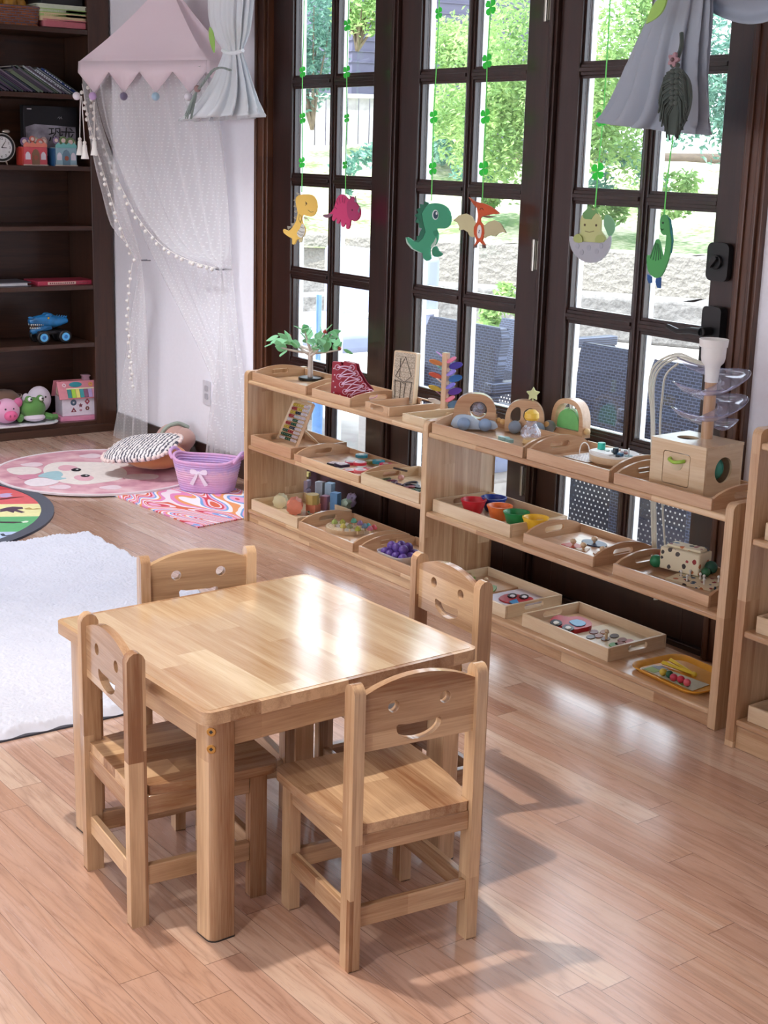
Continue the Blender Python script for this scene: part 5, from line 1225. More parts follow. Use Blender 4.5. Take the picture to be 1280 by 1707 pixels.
# cushions
p = F(243, 780, .02); M['orange'] = cloth('orange_cushion_cloth', 'EE9864', 'F2A876')
def pump(u, v):
    a = 2*PI*u; t = PI*(v*.98+.01); r = math.sin(t)**.7*(1+.03*math.cos(10*a)); return (.165*r*math.cos(a), .15*r*math.sin(a), .065-.055*math.cos(t))
oc = tag(G().grid(pump, 60, 20, cu=True).build('pumpkin_cushion', M['orange'], loc=(p.x, p.y+.05, .012), ang=80), 'round orange cushion lying on the pink rug', 'cushion')
M['knit'] = None
n = N('black_white_knit'); co = n.coords(rnd=False)
wv = n.n('ShaderNodeTexWave', {'Vector': n.n('ShaderNodeMapping', {0: co, 3: (1, 1.0, 1)}).outputs[0], 'Scale': 17.0, 'Distortion': 4.0, 'Detail': 2.0, 'Detail Scale': 3.0}, bands_direction='X').outputs[1]
n.set(col=n.ramp(wv, [(.25, srgb('5C5A66')), (.42, srgb('E8E2E2')), (.8, srgb('F2ECEA'))]), rough=.9); n.bump(wv, .5, .006); M['knit'] = n.mat
p = F(224, 748, .15)
kc = thing('knit_cushion', 'black and white knit cushion with pompom edge lying on the orange cushion', 'cushion', (p.x+.0, p.y+.04, .150), 50)
kc.rotation_euler = (math.radians(16), math.radians(-9), math.radians(30))
def cush(a, b, h):
    def fn(u, v):
        t = 2*PI*u; q = v*2-1
        r = (1-abs(q)**3)**.5 if abs(q) < 1 else 0
        e = 3.2; cx = math.copysign(abs(math.cos(t))**(2/e), math.cos(t)); cy = math.copysign(abs(math.sin(t))**(2/e), math.sin(t))
        rr_ = math.sqrt(max(0, 1-q*q))**.6; return (a*rr_*cx, b*rr_*cy, q*h)
    return fn
G().grid(cush(.185, .135, .035), 48, 16, cu=True).build('cushion_body', M['knit'], kc, ang=80)
g = G()
for k in range(34):
    t = 2*PI*k/34; e = 3.2; g.ball((.19*math.copysign(abs(math.cos(t))**(2/e), math.cos(t)), .14*math.copysign(abs(math.sin(t))**(2/e), math.sin(t)), 0), .0105, 8, 6)
g.build('pompom_edge', cloth('blush_pompom', 'F2DCD6'), kc)
p = F(262, 748, .06)
dl = thing('plush_doll', 'pinkish brown plush bundle with green strap behind the cushions', 'plush toy', (p.x+.06, p.y+.06, .0), 20)
G().ball((0, 0, .10), (.10, .085, .095), 20, 14).ball((.05, .01, .12), (.07, .07, .06)).build('head', cloth('dusty_pink_plush', 'B89088', 'C8A498'), dl)
G().tube(sm([(-.02, -.095, .10), (.0, -.06, .175), (.03, 0, .20), (.06, .05, .175)], 5, False), .010, 8).build('strap', paint('9CA89C', .8), dl)
G().ball((.02, -.07, .06), (.07, .05, .05)).build('body', cloth('pale_mauve_plush', 'D0A8B0'), dl)
# ================================================================== TOYS ON THE LEFT SHELF
TB = .0065                           # thickness of a tray bottom
def at(px, py, z): v = F(px, py, z); return (v.x, v.y, z)
# --- toy tree
M['leaff'] = cloth('green_felt_leaves', '96DCA4', 'B4ECC0', transl=.3)
p = F(517, 633, Z1T+TB)
t = thing('toy_tree', 'white wooden toy tree with green felt leaves and red berries on the shelf top', 'toy tree', (p.x, p.y, Z1T+TB), 35)
G().cyl((0, 0, 0), (0, 0, .012), .050, n=32).build('base', M['black'], t, bev=.003)
G().cyl((0, 0, .012), (0, 0, .115), .0115, .0105, n=16).build('trunk', paint('D8CCC4'), t)
rnd = random.Random(11); br = G(); lv = []; be = []
for k in range(11):
    a = 2*PI*k/11+rnd.uniform(-.2, .2); up = rnd.uniform(.05, .5) if k % 2 else rnd.uniform(.6, 1.1); L = rnd.uniform(.13, .17) if k % 2 else rnd.uniform(.12, .15)
    d = Vector((math.cos(a)*math.cos(up), math.sin(a)*math.cos(up)*.8, math.sin(up)*.85)); s = Vector((0, 0, .100+.012*(k % 3))); e = s+d*L
    br.tube([s, s.lerp(e, .5)+Vector((0, 0, -.004)), e], [.0065, .0045, .003], 8)
    for q in range(5 if k % 2 else 4): lv.append((s.lerp(e, .45+.15*q)+Vector((rnd.uniform(-.014, .014), rnd.uniform(-.014, .014), rnd.uniform(-.004, .014))), a+rnd.uniform(-.9, .9)))
    if k in (1, 3, 4, 6, 8, 10): be.append(e+Vector((0, 0, .006)))
br.build('branches', paint('D8CCC4'), t)
for c, a in lv:
    L = rnd.uniform(.046, .060)
    Mx = T(*c) @ Matrix.Rotation(a, 4, 'Z') @ R(rnd.uniform(-65, 40), 'Y') @ R(rnd.uniform(-70, 70), 'X')
    G().plate([leafshape(L, L*.34, 10)], .0022, Mx).build('leaf', M['leaff'], t)
for c in be: b_ = G().ball(c, .0085, 12, 8).build('berry', paint('B8443A'), t); G().cyl((c.x, c.y, c.z+.006), (c.x, c.y, c.z+.011), .0045, .003, 8).build('acorn_cap', paint('D8B894'), b_)
# --- lacing boot
p = F(585, 666, Z1T+TB)
t = thing('lacing_boot', 'red wooden lacing boot with pink laces in its tray', 'toy shoe', (p.x-.02, p.y-.03, Z1T+TB+.002), 48)
k_ = 1/4/400.
def bootpts(L): return [((x-700)/1600., (790-y)/1600.) for x, y in L]
side = bootpts([(632, 782), (640, 560), (690, 560), (700, 600), (712, 552), (782, 568), (790, 605), (835, 680), (880, 728), (872, 742), (780, 762), (775, 792)])
G().plate([side], .020, T(0, .0, 0) @ UPR).build('boot_side', paint('A81E38'), t, bev=.002)
G().plate([[(x*.98+.004, y*.97) for x, y in side]], .016, T(.006, .030, 0) @ UPR).build('boot_side', paint('8E1A34'), t, bev=.002)
eyl = bootpts([(672, 592), (682, 650), (700, 698), (722, 742), (752, 770)]); ey2 = bootpts([(762, 590), (788, 625), (812, 660), (838, 700), (862, 728)])
for x, z in eyl+ey2: G().tube([(x+.009*math.cos(a), -.0115, z+.010*math.sin(a)) for a in [2*PI*i/14 for i in range(14)]], .0016, 6, closed=True).build('eyelet', paint('E8B8D0'), t)
M['lace'] = cloth('pink_lace', 'ECC4E0')
g = G()
for i in range(5):
    for a, b in (((eyl[i]), ey2[i]), (eyl[i], ey2[min(4, i+1)]), (eyl[min(4, i+1)], ey2[i])):
        m_ = ((a[0]+b[0])/2, (a[1]+b[1])/2+.006); g.tube(sm([(a[0], -.012, a[1]), (m_[0], -.020-.002*i, m_[1]), (b[0], -.012, b[1])], 4, False), .0022, 6)
g.tube(sm([(ey2[4][0], -.012, ey2[4][1]), (.12, -.03, .045), (.14, -.02, .02), (.11, -.045, .012)], 5, False), .0022, 6)
g.build('laces', M['lace'], t)
for x, y in bootpts([(650, 600), (655, 640), (648, 680), (660, 715), (652, 750), (690, 765)]): G().plate([circ(x, y, .003, 8)], .001, T(0, -.0105, 0) @ UPR).build('white_dot', paint('F0D8E0'), t)
# --- peg board with a house made of bands
p = F(676, 676, Z1T+.034)
a, b = F(649, 668, Z1T+.01), F(688, 676, Z1T+.01)
t = thing('peg_board', 'upright pale peg board with dark bands outlining a house', 'toy board', ((a.x+b.x)/2-.012, (a.y+b.y)/2+.022, Z1T+TB), -3)
t.rotation_euler = (math.radians(-4), 0, math.radians(14))
wB, hB = .112, .198
G().plate([rr(0, hB/2, wB, hB, .008)], .022, T(0, 0, 0) @ UPR).build('board', M['paleZ'], t, bev=.002)
M['specks'] = plain('speckled_board_face', 'CFC0AC', .7, .25, 160)
fc = G().plate([rr(0, hB/2, wB-.01, hB-.01, .006)], .001, T(0, -.0115, 0) @ UPR).build('grooved_face', M['specks'], t)
g = G()
for r_ in range(9): g.tube([(-.048+.096*i/24, -.0122, .022+r_*.0195+.0012*math.sin(i*1.6)) for i in range(25)], .0007, 4)
g.build('groove_line', paint('A89880', .8), fc)
g = G(); hp_ = [(-.040, .100), (.004, .178), (.038, .108), (.006, .082)]
def bandline(L, cl=True): g.tube([(x, -.0135, z) for x, z in L], .0012, 5, closed=cl)
bandline(hp_); bandline([(-.042, .088), (-.036, .018)], False); bandline([(-.012, .080), (-.012, .014)], False); bandline([(.012, .080), (.006, .012)], False); bandline([(.042, .085), (.036, .016)], False); bandline([(-.042, .083), (-.010, .083)], False); bandline([(.012, .084), (.044, .086)], False); bandline([(-.008, .082), (.008, .075)], False); bandline([(-.02, .1), (-.02, .172)], False)
g.build('rubber_band', paint('4A4440', .6), t)
# --- leaf marble tree
p = F(740, 689, Z1T+TB)
t = thing('marble_tree', 'pale post with bright coloured petal steps beside the peg board', 'toy tower', (p.x, p.y, Z1T+TB), 20)
G().plate([rr(0, 0, .07, .07, .008)], .01, T(0, 0, .006)).build('base', M['paleX'], t, bev=.002)
G().plate([rr(0, 0, .022, .022, .002)], .215, T(0, 0, .118)).build('post', M['trayZ'], t, bev=.002)
pet = [('D8A0F0', 'F080A8'), ('D88A50', '5048B0'), ('58B8A8', '9888E8'), ('D85848', '4880B8'), ('F4E0D8', '8880E8'), ('C8B040', '7048A0'), ('8C4860', 'F08098'), ('F0F0F0', '6890A8')]
for i, (ca, cb) in enumerate(pet):
    z = .205-.024*i; ang = 18*i
    for s, c in ((1, ca), (-1, cb)):
        Mx = T(0, 0, z-(.008 if s < 0 else 0)) @ R(ang*0+(180 if s > 0 else 0)+(25 if i % 2 else -25)) @ T(.008, 0, 0) @ R(-14, 'Y') @ R(38, 'X')
        G().plate([circ(.030, 0, .026, 18, .017)], .003, Mx).build('petal_step', paint(c), t, bev=.0008)
# --- abacus
A0, B0 = F(461, 735, Z1M+TB), F(494, 747, Z1M+TB)
A1, B1 = F(490, 668, Z1M+.185), F(523, 675, Z1M+.185)
t = thing('bead_abacus', 'wooden abacus frame with rows of coloured beads leaning back in the middle-tier tray', 'abacus', tuple(A0), 0)
def rel(v): return tuple(Vector(v)-Vector(A0))
G().tube([rel(A0), rel(A1)], .0065, 4).build('frame_bar', M['paleZ'], t); G().tube([rel(B0), rel(B1)], .0085, 4).build('frame_bar', M['trayZ'], t)
G().tube([rel(A1), rel(B1)], .006, 4).build('frame_bar', M['paleX'], t)
bk_ = G()
q = F(533, 742, Z1M+TB); mB = B0.lerp(B1, .42); mA = A0.lerp(A1, .42); off = q-B0
bk_.tube([rel(mB), rel(q)], .006, 4).tube([rel(mA), rel(A0+off)], .006, 4).build('rear_leg', M['paleZ'], t)
rows = [('', 'YY'), ('RR', 'YY'), ('YY', 'KK'), ('RR', 'LL'), ('', 'GG'), ('RR', 'GG'), ('YY', 'NN'), ('GG', 'RR'), ('GG', 'GG'), ('', 'GG')]
cm = {'Y': 'D8C040', 'R': 'B02838', 'K': '1C3848', 'L': 'D8DCE8', 'G': '1C5C48', 'N': '243858'}
for i, (l, r_) in enumerate(rows):
    f = .92-.088*i; a = A0.lerp(A1, f); b = B0.lerp(B1, f)
    rod = G().tube([rel(a), rel(b)], .0013, 6).build('rod', M['white'], t)
    n_ = 9
    for k in range(n_):
        c = cm.get(l[0]) if (l and k < 3) else (cm[r_[0]] if k < 6 and k >= 3 else 'E8E0EC')
        if not l and k < 3: c = 'E8E4EE' if i else cm['Y']
        q = a.lerp(b, .10+.092*k*.98); d = (b-a).normalized()*.0019
        G().cyl(rel(q-d), rel(q+d), .0062, n=10).build('bead', paint(c), rod)
q = F(453, 727, Z1M+TB); tag(G().cyl((-.028, 0, .009), (.028, 0, .009), .009, n=14).build('wooden_dowel', M['trayX'], loc=(q.x, q.y, Z1M+TB), rot=(0, 0, .1), bev=.001), 'short greyish dowel lying left of the abacus', 'dowel')
# --- jar lids
lids = [(415, 702, '1C2430', 's', 'black square'), (480, 737, '2C2840', 's', 'dark violet square'), (563, 690, 'C83050', 'r', 'crimson round left'), (548, 764, 'D84048', 'r', 'red round front'), (640, 722, 'D03848', 'r', 'red round middle'), (655, 655, '2C8090', 'o', 'teal eight-sided'), (722, 750, 'C83040', 'o', 'red many-sided'), (742, 682, '8A8440', 'o', 'olive'), (805, 708, '2E90A0', 'o', 'turquoise'), (868, 736, 'C83058', 'o', 'rose-red right'), (645, 790, 'E07078', 'r', 'pale red front')]
for x, y, c, k, nm_ in lids:
    v = F(480+x/5.333, 640+y/5.333-2, Z1M+.022); r = .0265 if k != 's' else .026
    L = circ(0, 0, r, {'r': 28, 'o': 8}.get(k, 8)) if k != 's' else rr(0, 0, .050, .046, .006)
    t = thing('jar_lid', nm_+' jar lid in the arched tray', 'lid', (v.x, v.y, Z1M+TB+(.0125 if nm_ in ('teal eight-sided', 'red round middle', 'turquoise', 'rose-red right', 'dark violet square', 'pale red front') else 0)), (x*7) % 40, 'jar lids in the arched tray')
    G().plate([L], .011, T(0, 0, .0055)).build('rim', paint(c), t, bev=.0015)
    G().plate([[(a*.78, b*.78) for a, b in L]], .001, T(0, 0, .0115)).build('pale_top', paint('D8C8CC' if k != 'o' else c), t)
    G().plate([[(a*.45, b*.45) for a, b in L]], .001, T(0, 0, .0122)).build('centre_mark', paint('B8A8B0' if k != 'o' else 'C8C0B0'), t)
# --- dark threading shapes tray
rnd = random.Random(9)
for k, (x, y, c, nm_) in enumerate([(850, 832, '5A6A50', 'green leafy'), (905, 860, '6A3A50', 'plum curled'), (1005, 835, 'E0A8A0', 'pink round'), (960, 885, '54384E', 'dark plum'), (1030, 895, '3A2C3C', 'blackish'), (1100, 880, '2C2430', 'black butterfly-like'), (1150, 905, '30303A', 'dark hooked'), (1120, 945, '4A7458', 'green wavy'), (1075, 915, '8A3848', 'wine-red'), (1165, 960, '3C5C48', 'dark green')]):
    v = F(480+x/5.333, 640+y/5.333, Z1M+.016); g = G(); r = .026 if k != 2 else .014
    if k == 2: g.ball((0, 0, .010), (.013, .013, .010))
    elif k % 2: g.tube([(r*math.cos(a)*(1+.2*math.sin(3*a)), r*.8*math.sin(a), .004+.002*math.sin(2*a)) for a in [2*PI*i/24 for i in range(24)]], .004, 6, closed=True).tube([(-r*.8, 0, .006), (0, .006, .008), (r*.8, 0, .006)], .0035, 6)
    else: g.plate([sm([(-.03, -.006), (-.012, .014), (.004, .004), (.02, .018), (.032, -.002), (.014, -.012), (-.004, -.002), (-.018, -.016)], 3)], .005, T(0, 0, .003))
    tag(g.build('threading_shape', paint(c), loc=(v.x, v.y, Z1M+TB+.0005*k), rot=(0, 0, rnd.uniform(0, 3)), bev=.0008), nm_+' threading piece in the pale tray on the middle tier', 'threading piece', 'tangled threading pieces')
q = F(480+960/5.333, 640+775/5.333, Z1M+.046); tag(G().cyl((-.035, 0, .004), (.035, 0, .004), .004, n=10).build('lacing_stick', paint('3A2C28'), loc=(q.x, q.y+.02, Z1M+.046), rot=(0, 0, .15)), 'dark stick lying across the edge of the threading tray', 'stick')
# --- pastel blocks
c2_ = lambda x, y: (390+x/3.879, 700+y/3.879)
def blk(name, label, x, y, build, rz=0, z=Z1B+TB, cat='block', dy=0):
    px, py = c2_(x, y); v = F(px, py, z); o = build(); return tag(o.build(name, o.mat, loc=(v.x, v.y+dy*.25, z), rot=(0, 0, math.radians(rz)), bev=.002), label, cat, 'pastel blocks in the pale tray')
def mk_g(c, fn): g = G(); g.mat = paint(c, .55); fn(g); return lambda: g
zb = Z1B+TB
def lobed(r, n, L, k=.14): return lambda g: g.plate([[((r*(1+k*math.cos(n*t)))*math.cos(t), r+(r*(1+k*math.cos(n*t)))*math.sin(t)) for t in [2*PI*i/48 for i in range(48)]]], L, UPR)
def cube(w, d, h): return lambda g: g.bb(-w/2, w/2, -d/2, d/2, 0, h)
def hexa(r, h, n=8): return lambda g: g.plate([circ(0, 0, r, n)], h, T(0, 0, h/2))
blk('toy_block', 'cream flower-shaped roller block at the left of the tray', 238, 512, mk_g('D8CC9C', lobed(.034, 6, .035)), 48)
blk('toy_block', 'pale cream roller block in front of the flower one', 300, 565, mk_g('E4DEB8', lobed(.029, 10, .045, .05)), 48)
blk('toy_block', 'orange ribbed roller block in the front', 392, 605, mk_g('E89078', lobed(.033, 9, .062, .06)), 55)
blk('toy_block', 'square orange block beside the ribbed roller', 507, 600, mk_g('E08868', cube(.050, .040, .040)), 20, dy=.015)
blk('toy_block', 'dark crimson block at the back left', 365, 505, mk_g('8C2C38', cube(.07, .05, .05)), 10, dy=.03)
blk('toy_block', 'lilac block with a hole standing behind', 388, 500, mk_g('C4B0CC', lambda g: g.plate([rr(0, .045, .042, .09, .004), circ(0, .06, .008, 14)], .035, UPR)), 25, dy=.03)
blk('toy_block', 'grey violet notched block in the middle', 448, 510, mk_g('A898AC', lambda g: g.plate([[(-.024, 0), (.024, 0), (.024, .04), (.015, .048), (.024, .056), (.024, .085), (-.024, .085)]], .035, UPR)), 30, dy=.02)
blk('toy_block', 'ochre eight-sided block resting on the orange square', 507, 600, mk_g('C4A860', lambda g: g.plate([circ(0, 0, .029, 8)], .042, T(0, .0, .0602))), 10)
blk('toy_block', 'pale yellow T-shaped block standing at the back', 452, 470, mk_g('D8D088', lambda g: g.plate([[(-.008, 0), (.008, 0), (.008, .075), (.02, .075), (.02, .095), (-.014, .095), (-.014, .075), (-.008, .075)]], .018, UPR)), 20, dy=.045)
blk('toy_block', 'small white blue block behind the ochre one', 545, 500, mk_g('CCD8E8', cube(.038, .03, .07)), 25, dy=.04)
blk('toy_block', 'light blue tall block upright at the back', 612, 560, mk_g('A8C4DC', cube(.034, .034, .105)), 25, dy=.02)
blk('toy_block', 'mauve block under the light blue one', 590, 585, mk_g('A87890', cube(.034, .034, .065)), 25, dy=.0)
blk('toy_block', 'bright blue upright block', 655, 595, mk_g('6898C8', cube(.036, .036, .085)), 25)
blk('toy_block', 'pale green zigzag block leaning right', 708, 590, mk_g('C8DCC8', lambda g: g.plate([[(-.02, 0), (.012, 0), (.032, .02), (.024, .03), (.034, .042), (.022, .056), (.012, .046), (.004, .056), (-.006, .044)]], .03, UPR)), 20)
blk('toy_block', 'lilac white zigzag block at the right end with a small hole', 762, 560, mk_g('C8BCE0', lambda g: g.plate([[(-.02, .0), (.012, .0), (.028, .022), (.02, .034), (.028, .05), (.012, .064), (0, .052), (-.012, .06), (-.022, .04)], circ(.008, .042, .004, 10)], .03, UPR)), 20, dy=.01)
px, py = c2_(540, 608); v = F(px, py, zb)
t = thing('toy_plate', 'white oval toy plate with green bits in front of the blocks', 'plate', (v.x, v.y-.005, zb), 15)
G().lathe([(.0, .0), (.028, 0), (.038, .008), (.036, .009), (.026, .003), (0, .003)], 28, sx=1.35).build('plate_body', paint('E8E4D8'), t)
g = G(); rnd = random.Random(2)
for k in range(9): g.ball((rnd.uniform(-.035, .035), rnd.uniform(-.018, .018), .007), (.006, .004, .004), 8, 6)
g.build('green_bits', paint('5C9C74'), t)
# --- mushroom board
px, py = c2_(715, 715); v = F(px, py, zb)
t = thing('mushroom_board', 'half-round ringed wooden board holding coloured mushrooms', 'toy board', (v.x, v.y+.01, zb), 0)
half = [(.085*math.cos(a), .085*math.sin(a)) for a in [PI+PI*i/30 for i in range(31)]]+[(.085, .03), (-.085, .03)]
bd_ = G().plate([half], .018, T(0, 0, .009)).build('board', M['paleX'], t, bev=.002)
g = G()
for r in (.03, .045, .06, .074): g.tube([(r*math.cos(a), r*math.sin(a), .0182) for a in [PI+PI*i/24 for i in range(25)]], .0009, 5)
g.build('ring_groove', paint('B8A078', .7), bd_)
for k, (x, y, c, nm_) in enumerate([(650, 672, '9AA858', 'light green left'), (702, 672, 'A8A848', 'yellow green'), (706, 700, 'B8A850', 'ochre front'), (748, 702, '8C8C60', 'olive'), (775, 665, '5CA890', 'teal back'), (800, 718, 'A8A838', 'yellow front'), (815, 680, '8C6C98', 'violet'), (845, 700, '6C88A0', 'slate blue'), (868, 698, '48A0A0', 'turquoise'), (905, 708, 'C85058', 'red right'), (880, 715, 'B86878', 'rose')]):
    px, py = c2_(x, y); v = F(px, py, zb+.03)
    q = thing('toy_mushroom', nm_+' toy mushroom on the ringed board', 'toy mushroom', (v.x, v.y, zb+.018 if k < 7 else zb+.018), 0, 'mushrooms on the ringed board')
    G().cyl((0, 0, 0), (0, 0, .018), .0045, n=10).build('stem', M['paleZ'], q); G().lathe([(.0125, .014), (.013, .018), (.008, .028), (0, .033)], 16).build('cap', paint(c), q)
# --- purple balls in white dish
px, py = c2_(1030, 905); v = F(px, py, Z1B+TB)
t = thing('white_dish', 'square white dish full of purple balls', 'dish', (v.x+.02, v.y+.02, Z1B+TB), 0)
g = G()
for s_, z0, z1 in ((.96, 0, .004),): g.plate([rr(0, 0, .150, .130, .03)], .004, T(0, 0, .002))
prof = [(.92, .0), (1.0, .012), (1.06, .03), (1.08, .034), (1.04, .034), (.97, .014), (.9, .004)]
L0 = rr(0, 0, .150, .130, .03, 6); nL = len(L0)
vs = [(x*s_, y*s_, z) for s_, z in prof for x, y in L0]; fs = [(j*nL+i, j*nL+(i+1) % nL, (j+1)*nL+(i+1) % nL, (j+1)*nL+i) for j in range(len(prof)-1) for i in range(nL)]
g.add(vs, fs); g.build('dish_body', paint('E8E2E0', .3), t)
M['violet'] = plain('violet_ball', '66489C', .4, .12, 40)
rnd = random.Random(4); kk = 0
for (gx, gy, gz) in [(-.05, -.035, 0), (-.015, -.04, 0), (.02, -.036, 0), (.055, -.032, 0), (-.052, 0, 0), (-.018, -.004, .0), (.018, 0, 0), (.052, .004, 0), (-.04, .036, 0), (-.005, .034, 0), (.032, .038, 0), (-.034, -.018, .026), (.0, -.02, .027), (.035, -.015, .026), (-.02, .016, .026), (.017, .02, .027)]:
    o = G().ball((0, 0, 0), .0186, 18, 12).build('purple_ball', M['violet'], loc=(v.x+.02+gx*1.02, v.y+.02+gy, Z1B+TB+.0255+gz))
    tag(o, 'purple wooden ball heaped in the square white dish', 'ball', 'purple balls in the white dish'); kk += 1

# ================================================================== TOYS ON THE MIDDLE SHELF
zt = Z2T+TB
def arch(w, h, n=24, e=2.6):
    return [(-w/2, 0), (w/2, 0)]+[(w/2*math.copysign(abs(math.cos(a))**(2/e), math.cos(a)), h*.25+h*.75*abs(math.sin(a))**(2/e)) for a in [PI*i/n for i in range(n+1)]]
def ball_at(t, x, y, z, r, c, nm_, par=None): return G().ball((x, y, z), r, 18, 12).build(nm_, paint(c, .45), par or t)
p = F(787, 716, zt)
t = thing('arched_rattle', 'arched wooden rattle car with pale blue body and two blue wheels', 'wooden toy', (p.x+.005, p.y+.005, zt), 48)
G().plate([arch(.150, .125), circ(.012, .068, .030, 28)], .034, T(0, .0, .004) @ UPR).build('arch_body', M['trayX'], t, bev=.003)
G().plate([sm([(-.07, .006), (.07, .006), (.073, .03), (.05, .036), (.02, .032), (-.01, .048), (-.045, .052), (-.07, .04)], 3)], .012, T(0, -.0235, .004) @ UPR).build('blue_body', paint('C4D8EC'), t, bev=.002)
for x in (-.036, .038): ball_at(t, x, -.034, .0245, .0225, '8CA4C4', 'wheel')
G().ball((.012, 0, .075), .024, 20, 14).build('clear_ball', M['clear'], t); ball_at(t, .020, .0, .085, .013, '8890A0', 'inner_bead')
for x in (-.083, .083): ball_at(t, x, 0, .036, .0105, 'E8B878', 'side_knob')
p = F(868, 722, zt)
t = thing('arched_rattle', 'arched wooden toy with star on top, two openings and grey wheels', 'wooden toy', (p.x+.0, p.y+.015, zt), 44)
G().plate([arch(.135, .112), circ(.020, .060, .025, 26), sm([(-.042, .032), (-.022, .034), (-.014, .05), (-.016, .082), (-.030, .086), (-.046, .07), (-.05, .048)], 3)], .032, T(0, 0, .004) @ UPR).build('arch_body', M['trayX'], t, bev=.003)
for x in (-.030, .05): ball_at(t, x, -.036, .0245, .0225, '7C8898', 'wheel')
ball_at(t, .022, 0, .062, .019, 'D8C850', 'yellow_bead')
G().plate([star(0, 0, .024, .55)], .016, T(.024, 0, .137) @ UPR).cyl((.024, 0, .108), (.024, 0, .122), .003, n=8).build('star', paint('E4ECB0'), t, bev=.003)
for x in (-.076, .076): ball_at(t, x, 0, .034, .0105, 'E0B478', 'side_knob')
p = F(880, 741, zt)
t = thing('rattle_bottle', 'clear beaded rattle bottle with yellow cap before the arched toys', 'rattle', (p.x, p.y+.01, zt), 20)
G().lathe([(.022, .018), (.034, .028), (.034, .045), (.022, .062), (.016, .072), (.019, .085)], 24).build('clear_body', M['clear'], t)
G().lathe([(.024, 0), (.028, .006), (.024, .018), (0, .02)], 24).build('base', paint('EBCB90'), t); G().lathe([(.020, .082), (.025, .090), (.023, .106), (.012, .116), (0, .118)], 24).build('cap', paint('F2C84C'), t)
rnd = random.Random(8); g = G()
for k in range(26): g.ball((rnd.uniform(-.02, .02), rnd.uniform(-.02, .02), .03+.03*rnd.random()), .0045, 8, 6)
g.build('inner_beads', paint('E0E4EA', .3), t)
p = F(843, 735, zt); tag(G().plate([rr(0, 0, .075, .017, .005)], .011, T(0, 0, .0055)).plate([rr(.0, 0, .02, .022, .004)], .013, T(0, 0, .0065)).build('teal_block', paint('9CCCD0'), loc=(p.x, p.y, zt), rot=(0, 0, -.12), bev=.002), 'teal bar lying in front of the arched toys', 'block')
p = F(938, 727, zt)
t = thing('arched_rattle', 'arched wooden frame around a green half dome, nearest the music board', 'wooden toy', (p.x-.002, p.y+.035, zt), 4)
G().plate([arch(.148, .128), [(-.056, .022), (.056, .022), (.056, .05)]+[(.056*math.copysign(abs(math.cos(a))**.75, math.cos(a)), .045+.066*abs(math.sin(a))**.75) for a in [PI*i/20 for i in range(1, 20)]]+[(-.056, .05)]], .040, UPR).build('arch_body', M['trayX'], t, bev=.003)
G().plate([[(-.050, .024), (.050, .024)]+[(.050*math.cos(a)**1, .03+.062*math.sin(a)**.8) for a in [PI*i/20 for i in range(0, 21)]]], .026, T(0, -.002, 0) @ UPR).build('green_dome', paint('7CC878'), t, bev=.004)
G().cyl((0, 0, .09), (0, 0, .108), .006, n=12).build('white_peg', M['white'], t)
for s in (-1, 1): G().plate([leafshape(.03, .006)], .006, T(s*.006, -.006, .096) @ R(35 if s > 0 else 145, 'Y') @ UPR).build('leaf', paint('C8E8C8'), t)
for x in (-.06, ): ball_at(t, x, -.042, .0245, .0225, '8A8E90', 'wheel')
ball_at(t, .082, -.005, .026, .0115, 'E8C890', 'side_knob')
# --- music board and sheet
p = F(1018, 773, zt)
t = thing('music_board', 'round wooden board with white top and small teal and blue instruments', 'toy board', (p.x, p.y+.012, zt), 0)
G().lathe([(.070, 0), (.080, .008), (.081, .028), (.0, .028)], 44, sy=.9).build('wooden_base', M['paleX'], t)
G().lathe([(.081, .028), (.082, .034), (.0, .034)], 44, sy=.9).build('white_top', M['white'], t)
G().plate([rr(-.01, -.045, .085, .03, .01)], .006, T(0, 0, .037)).build('raised_strip', M['white'], t, bev=.002)
for x, y, r, h, c in ((-.058, .0, .0125, .022, '3CC8B0'), (-.02, .035, .010, .005, 'D8B8A8'), (-.03, -.002, .009, .004, 'B8D0C8'), (-.005, .0, .006, .008, '8898A0'), (.018, -.012, .009, .02, '20303C'), (.03, .02, .008, .006, 'B08080'), (.038, -.005, .005, .012, 'C8B0B8'), (.047, -.02, .010, .010, '4878A0'), (.05, -.035, .007, .006, '24303C'), (.062, .0, .013, .003, 'A8C8CC'), (.062, .0, .0025, .026, 'D0D8DC'), (.005, .045, .006, .004, '98A8A8')):
    G().cyl((x, y, .034), (x, y, .034+h), r, n=14).build('peg_instrument', paint(c), t, bev=.001)
p = F(972, 763, zt+.001)
t = thing('song_sheet', 'white printed sheet lying left of the music board', 'paper', (p.x+.01, p.y+.02, zt+.0005), 0)
G().bb(-.06, .05, -.06, .05, 0, .0012).build('paper', M['white'], t)
g = G()
for k in range(7):
    for q in range(8): g.bb(-.05+q*.012, -.05+q*.012+.007, -.05+k*.013, -.05+k*.013+.003, .0012, .0016)
g.build('printed_marks', paint('A8A4B8'), t)
tag(G().tube(sm([(-.02, 0, 0), (-.016, .002, .035), (0, .003, .048), (.02, .002, .038), (.03, 0, .002)], 5, False), .0018, 6).build('wire_loop', M['white'], loc=(p.x+.0, p.y, zt+.002)), 'thin white loop standing on the song sheet', 'wire')
